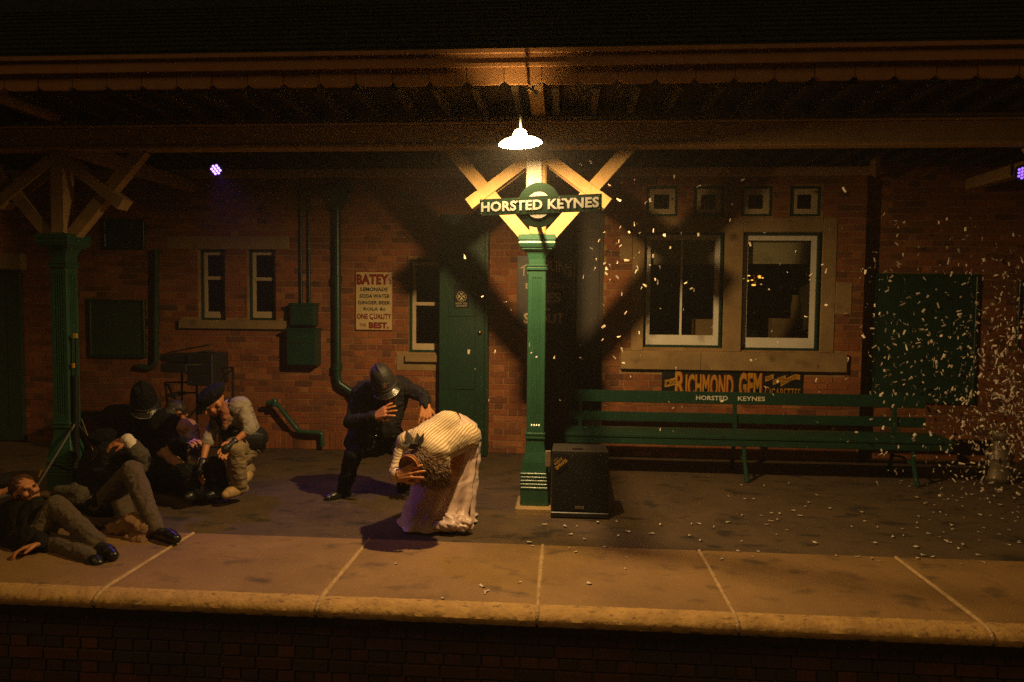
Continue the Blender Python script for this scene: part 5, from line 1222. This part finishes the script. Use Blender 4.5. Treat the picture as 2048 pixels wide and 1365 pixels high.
def scatter(n, fx, fy, fY):
    for _ in range(n):
        p = J(fx(), fy(), fY())
        if p.z > .03: pos.append((p, None))
g_, un_ = rr.gauss, rr.uniform
named = [(931,513),(1115,350),(1180,323),(1023,621),(939,631),(966,595),(988,703),(937,706),(950,740),(978,802),(1012,603),(1081,468),(1350,356),(1281,466),(1207,464),(1240,492),(1232,400),(1272,512),(1213,548),(1168,552),(1222,562),(1250,626),(1207,653),(1160,716),(1230,716),(1245,728),(1262,755),(1243,700),(1340,495),(1396,470),(1425,505),(1425,655),(1370,568),(1320,617),(1560,530),(1622,560),(1540,580),(1245,768),(1200,480),(1268,450),(1290,405),(1258,465),(1240,455),(1330,470),(1215,500),(1160,690),(1098,620),(1062,702),(1075,716),(746,634),(800,677),(1110,715),(1165,720),(1058,690),(1120,800),(1210,815)]
for x_, y_ in named: pos.append((J(x_ + un_(-2,2), y_ + un_(-2,2), un_(5.3, 6.4)), None))
scatter(46, lambda: g_(1240, 45), lambda: g_(500, 90), lambda: un_(5.4, 7.2))
scatter(60, lambda: un_(1270, 1740), lambda: un_(340, 900), lambda: un_(5.6, 7.4))
scatter(230, lambda: un_(1720, 2060), lambda: un_(430, 800), lambda: un_(5.6, 8.2))
scatter(520, lambda: 1985 + g_(0, 85), lambda: 850 + g_(0, 110), lambda: un_(5.8, 8.0))
scatter(520, lambda: 2030 + g_(0, 60), lambda: 790 + g_(0, 130), lambda: un_(5.8, 8.0))
scatter(260, lambda: un_(1740, 2050), lambda: un_(620, 980), lambda: un_(6.0, 8.2))
def ground(n, fx, fy):
    for _ in range(n):
        x_, y_ = fx(), fy(); p = onz(x_, y_, .004)
        if p.y > 4.0 and p.y < 8.1: pos.append((p, 1))
ground(70, lambda: un_(1450, 2048), lambda: un_(965, 1130)); ground(40, lambda: un_(1800, 2048), lambda: un_(960, 1090)); ground(24, lambda: un_(940, 1500), lambda: un_(1040, 1120)); ground(9, lambda: un_(560, 1300), lambda: un_(1100, 1200)); ground(8, lambda: un_(1000, 1250), lambda: un_(920, 1030))
def size(p): return -(p[0] - Vector((0,0,H))).length - (0 if p[1] is None else .8)
order = sorted(range(len(pos)), key=lambda i: (0 if i < len(named) else 1, -size(pos[i])))
restv = {0: MB(), 1: MB()}
for q, i in enumerate(order):
    p, g0_ = pos[i]; s_ = un_(.55, 1.0)
    if g0_: eu = (un_(-.08, .08), un_(-.08, .08), un_(0, 6.28)); p = p + Vector((0, 0, .004))
    else: eu = (un_(0, 6.28), un_(0, 6.28), un_(0, 6.28))
    pk_ = 1 if rr.random() < .22 else 0; kd = rr.randrange(6)
    mw = Matrix.LocRotScale(p, __import__('mathutils').Euler(eu), Vector((s_ * un_(.55, 1.15), s_ * un_(.6, 1.35), s_)))
    if q < 300:
        o = bpy.data.objects.new('confetti_piece', cms[kd*2 + pk_]); C.objects.link(o); o.matrix_world = mw
        if g0_: tag(o, 'small paper confetti strip lying on the platform floor', 'confetti', 'confetti on the platform floor')
        else: tag(o, 'small pale paper confetti strip falling through the air', 'confetti', 'confetti in the air')
    else:
        restv[pk_].add([mw @ Vector(v) for v in kinds[kd].v], kinds[kd].f)
allr = MB()
for k in (0, 1): allr.cur = k; allr.add(restv[k].v, restv[k].f)
o = allr.build('confetti', ['paper', 'paper_pink'], None, smooth='all', fix=False); tag(o, 'thick cloud of small paper confetti beyond the bench end', 'confetti', kind='stuff')

# ------------------------------------------------------------------ HAZE: thin volume added to give the lens glow round the lamp
hz = MB().box((-32, -32, -2.0), (32, 32, 8.0)).build('glow_haze', 'black_metal'); hz['kind'] = 'stuff'
hm = bpy.data.materials.new('glow_air'); hm.use_nodes = True; nt = hm.node_tree; nt.nodes.clear()
ho = nt.nodes.new('ShaderNodeOutputMaterial'); pv = nt.nodes.new('ShaderNodeVolumePrincipled')
pv.inputs['Color'].default_value = (.9, .85, .8, 1); pv.inputs['Density'].default_value = .0028; pv.inputs['Anisotropy'].default_value = .2
nt.links.new(pv.outputs[0], ho.inputs['Volume']); hz.data.materials.clear(); hz.data.materials.append(hm)
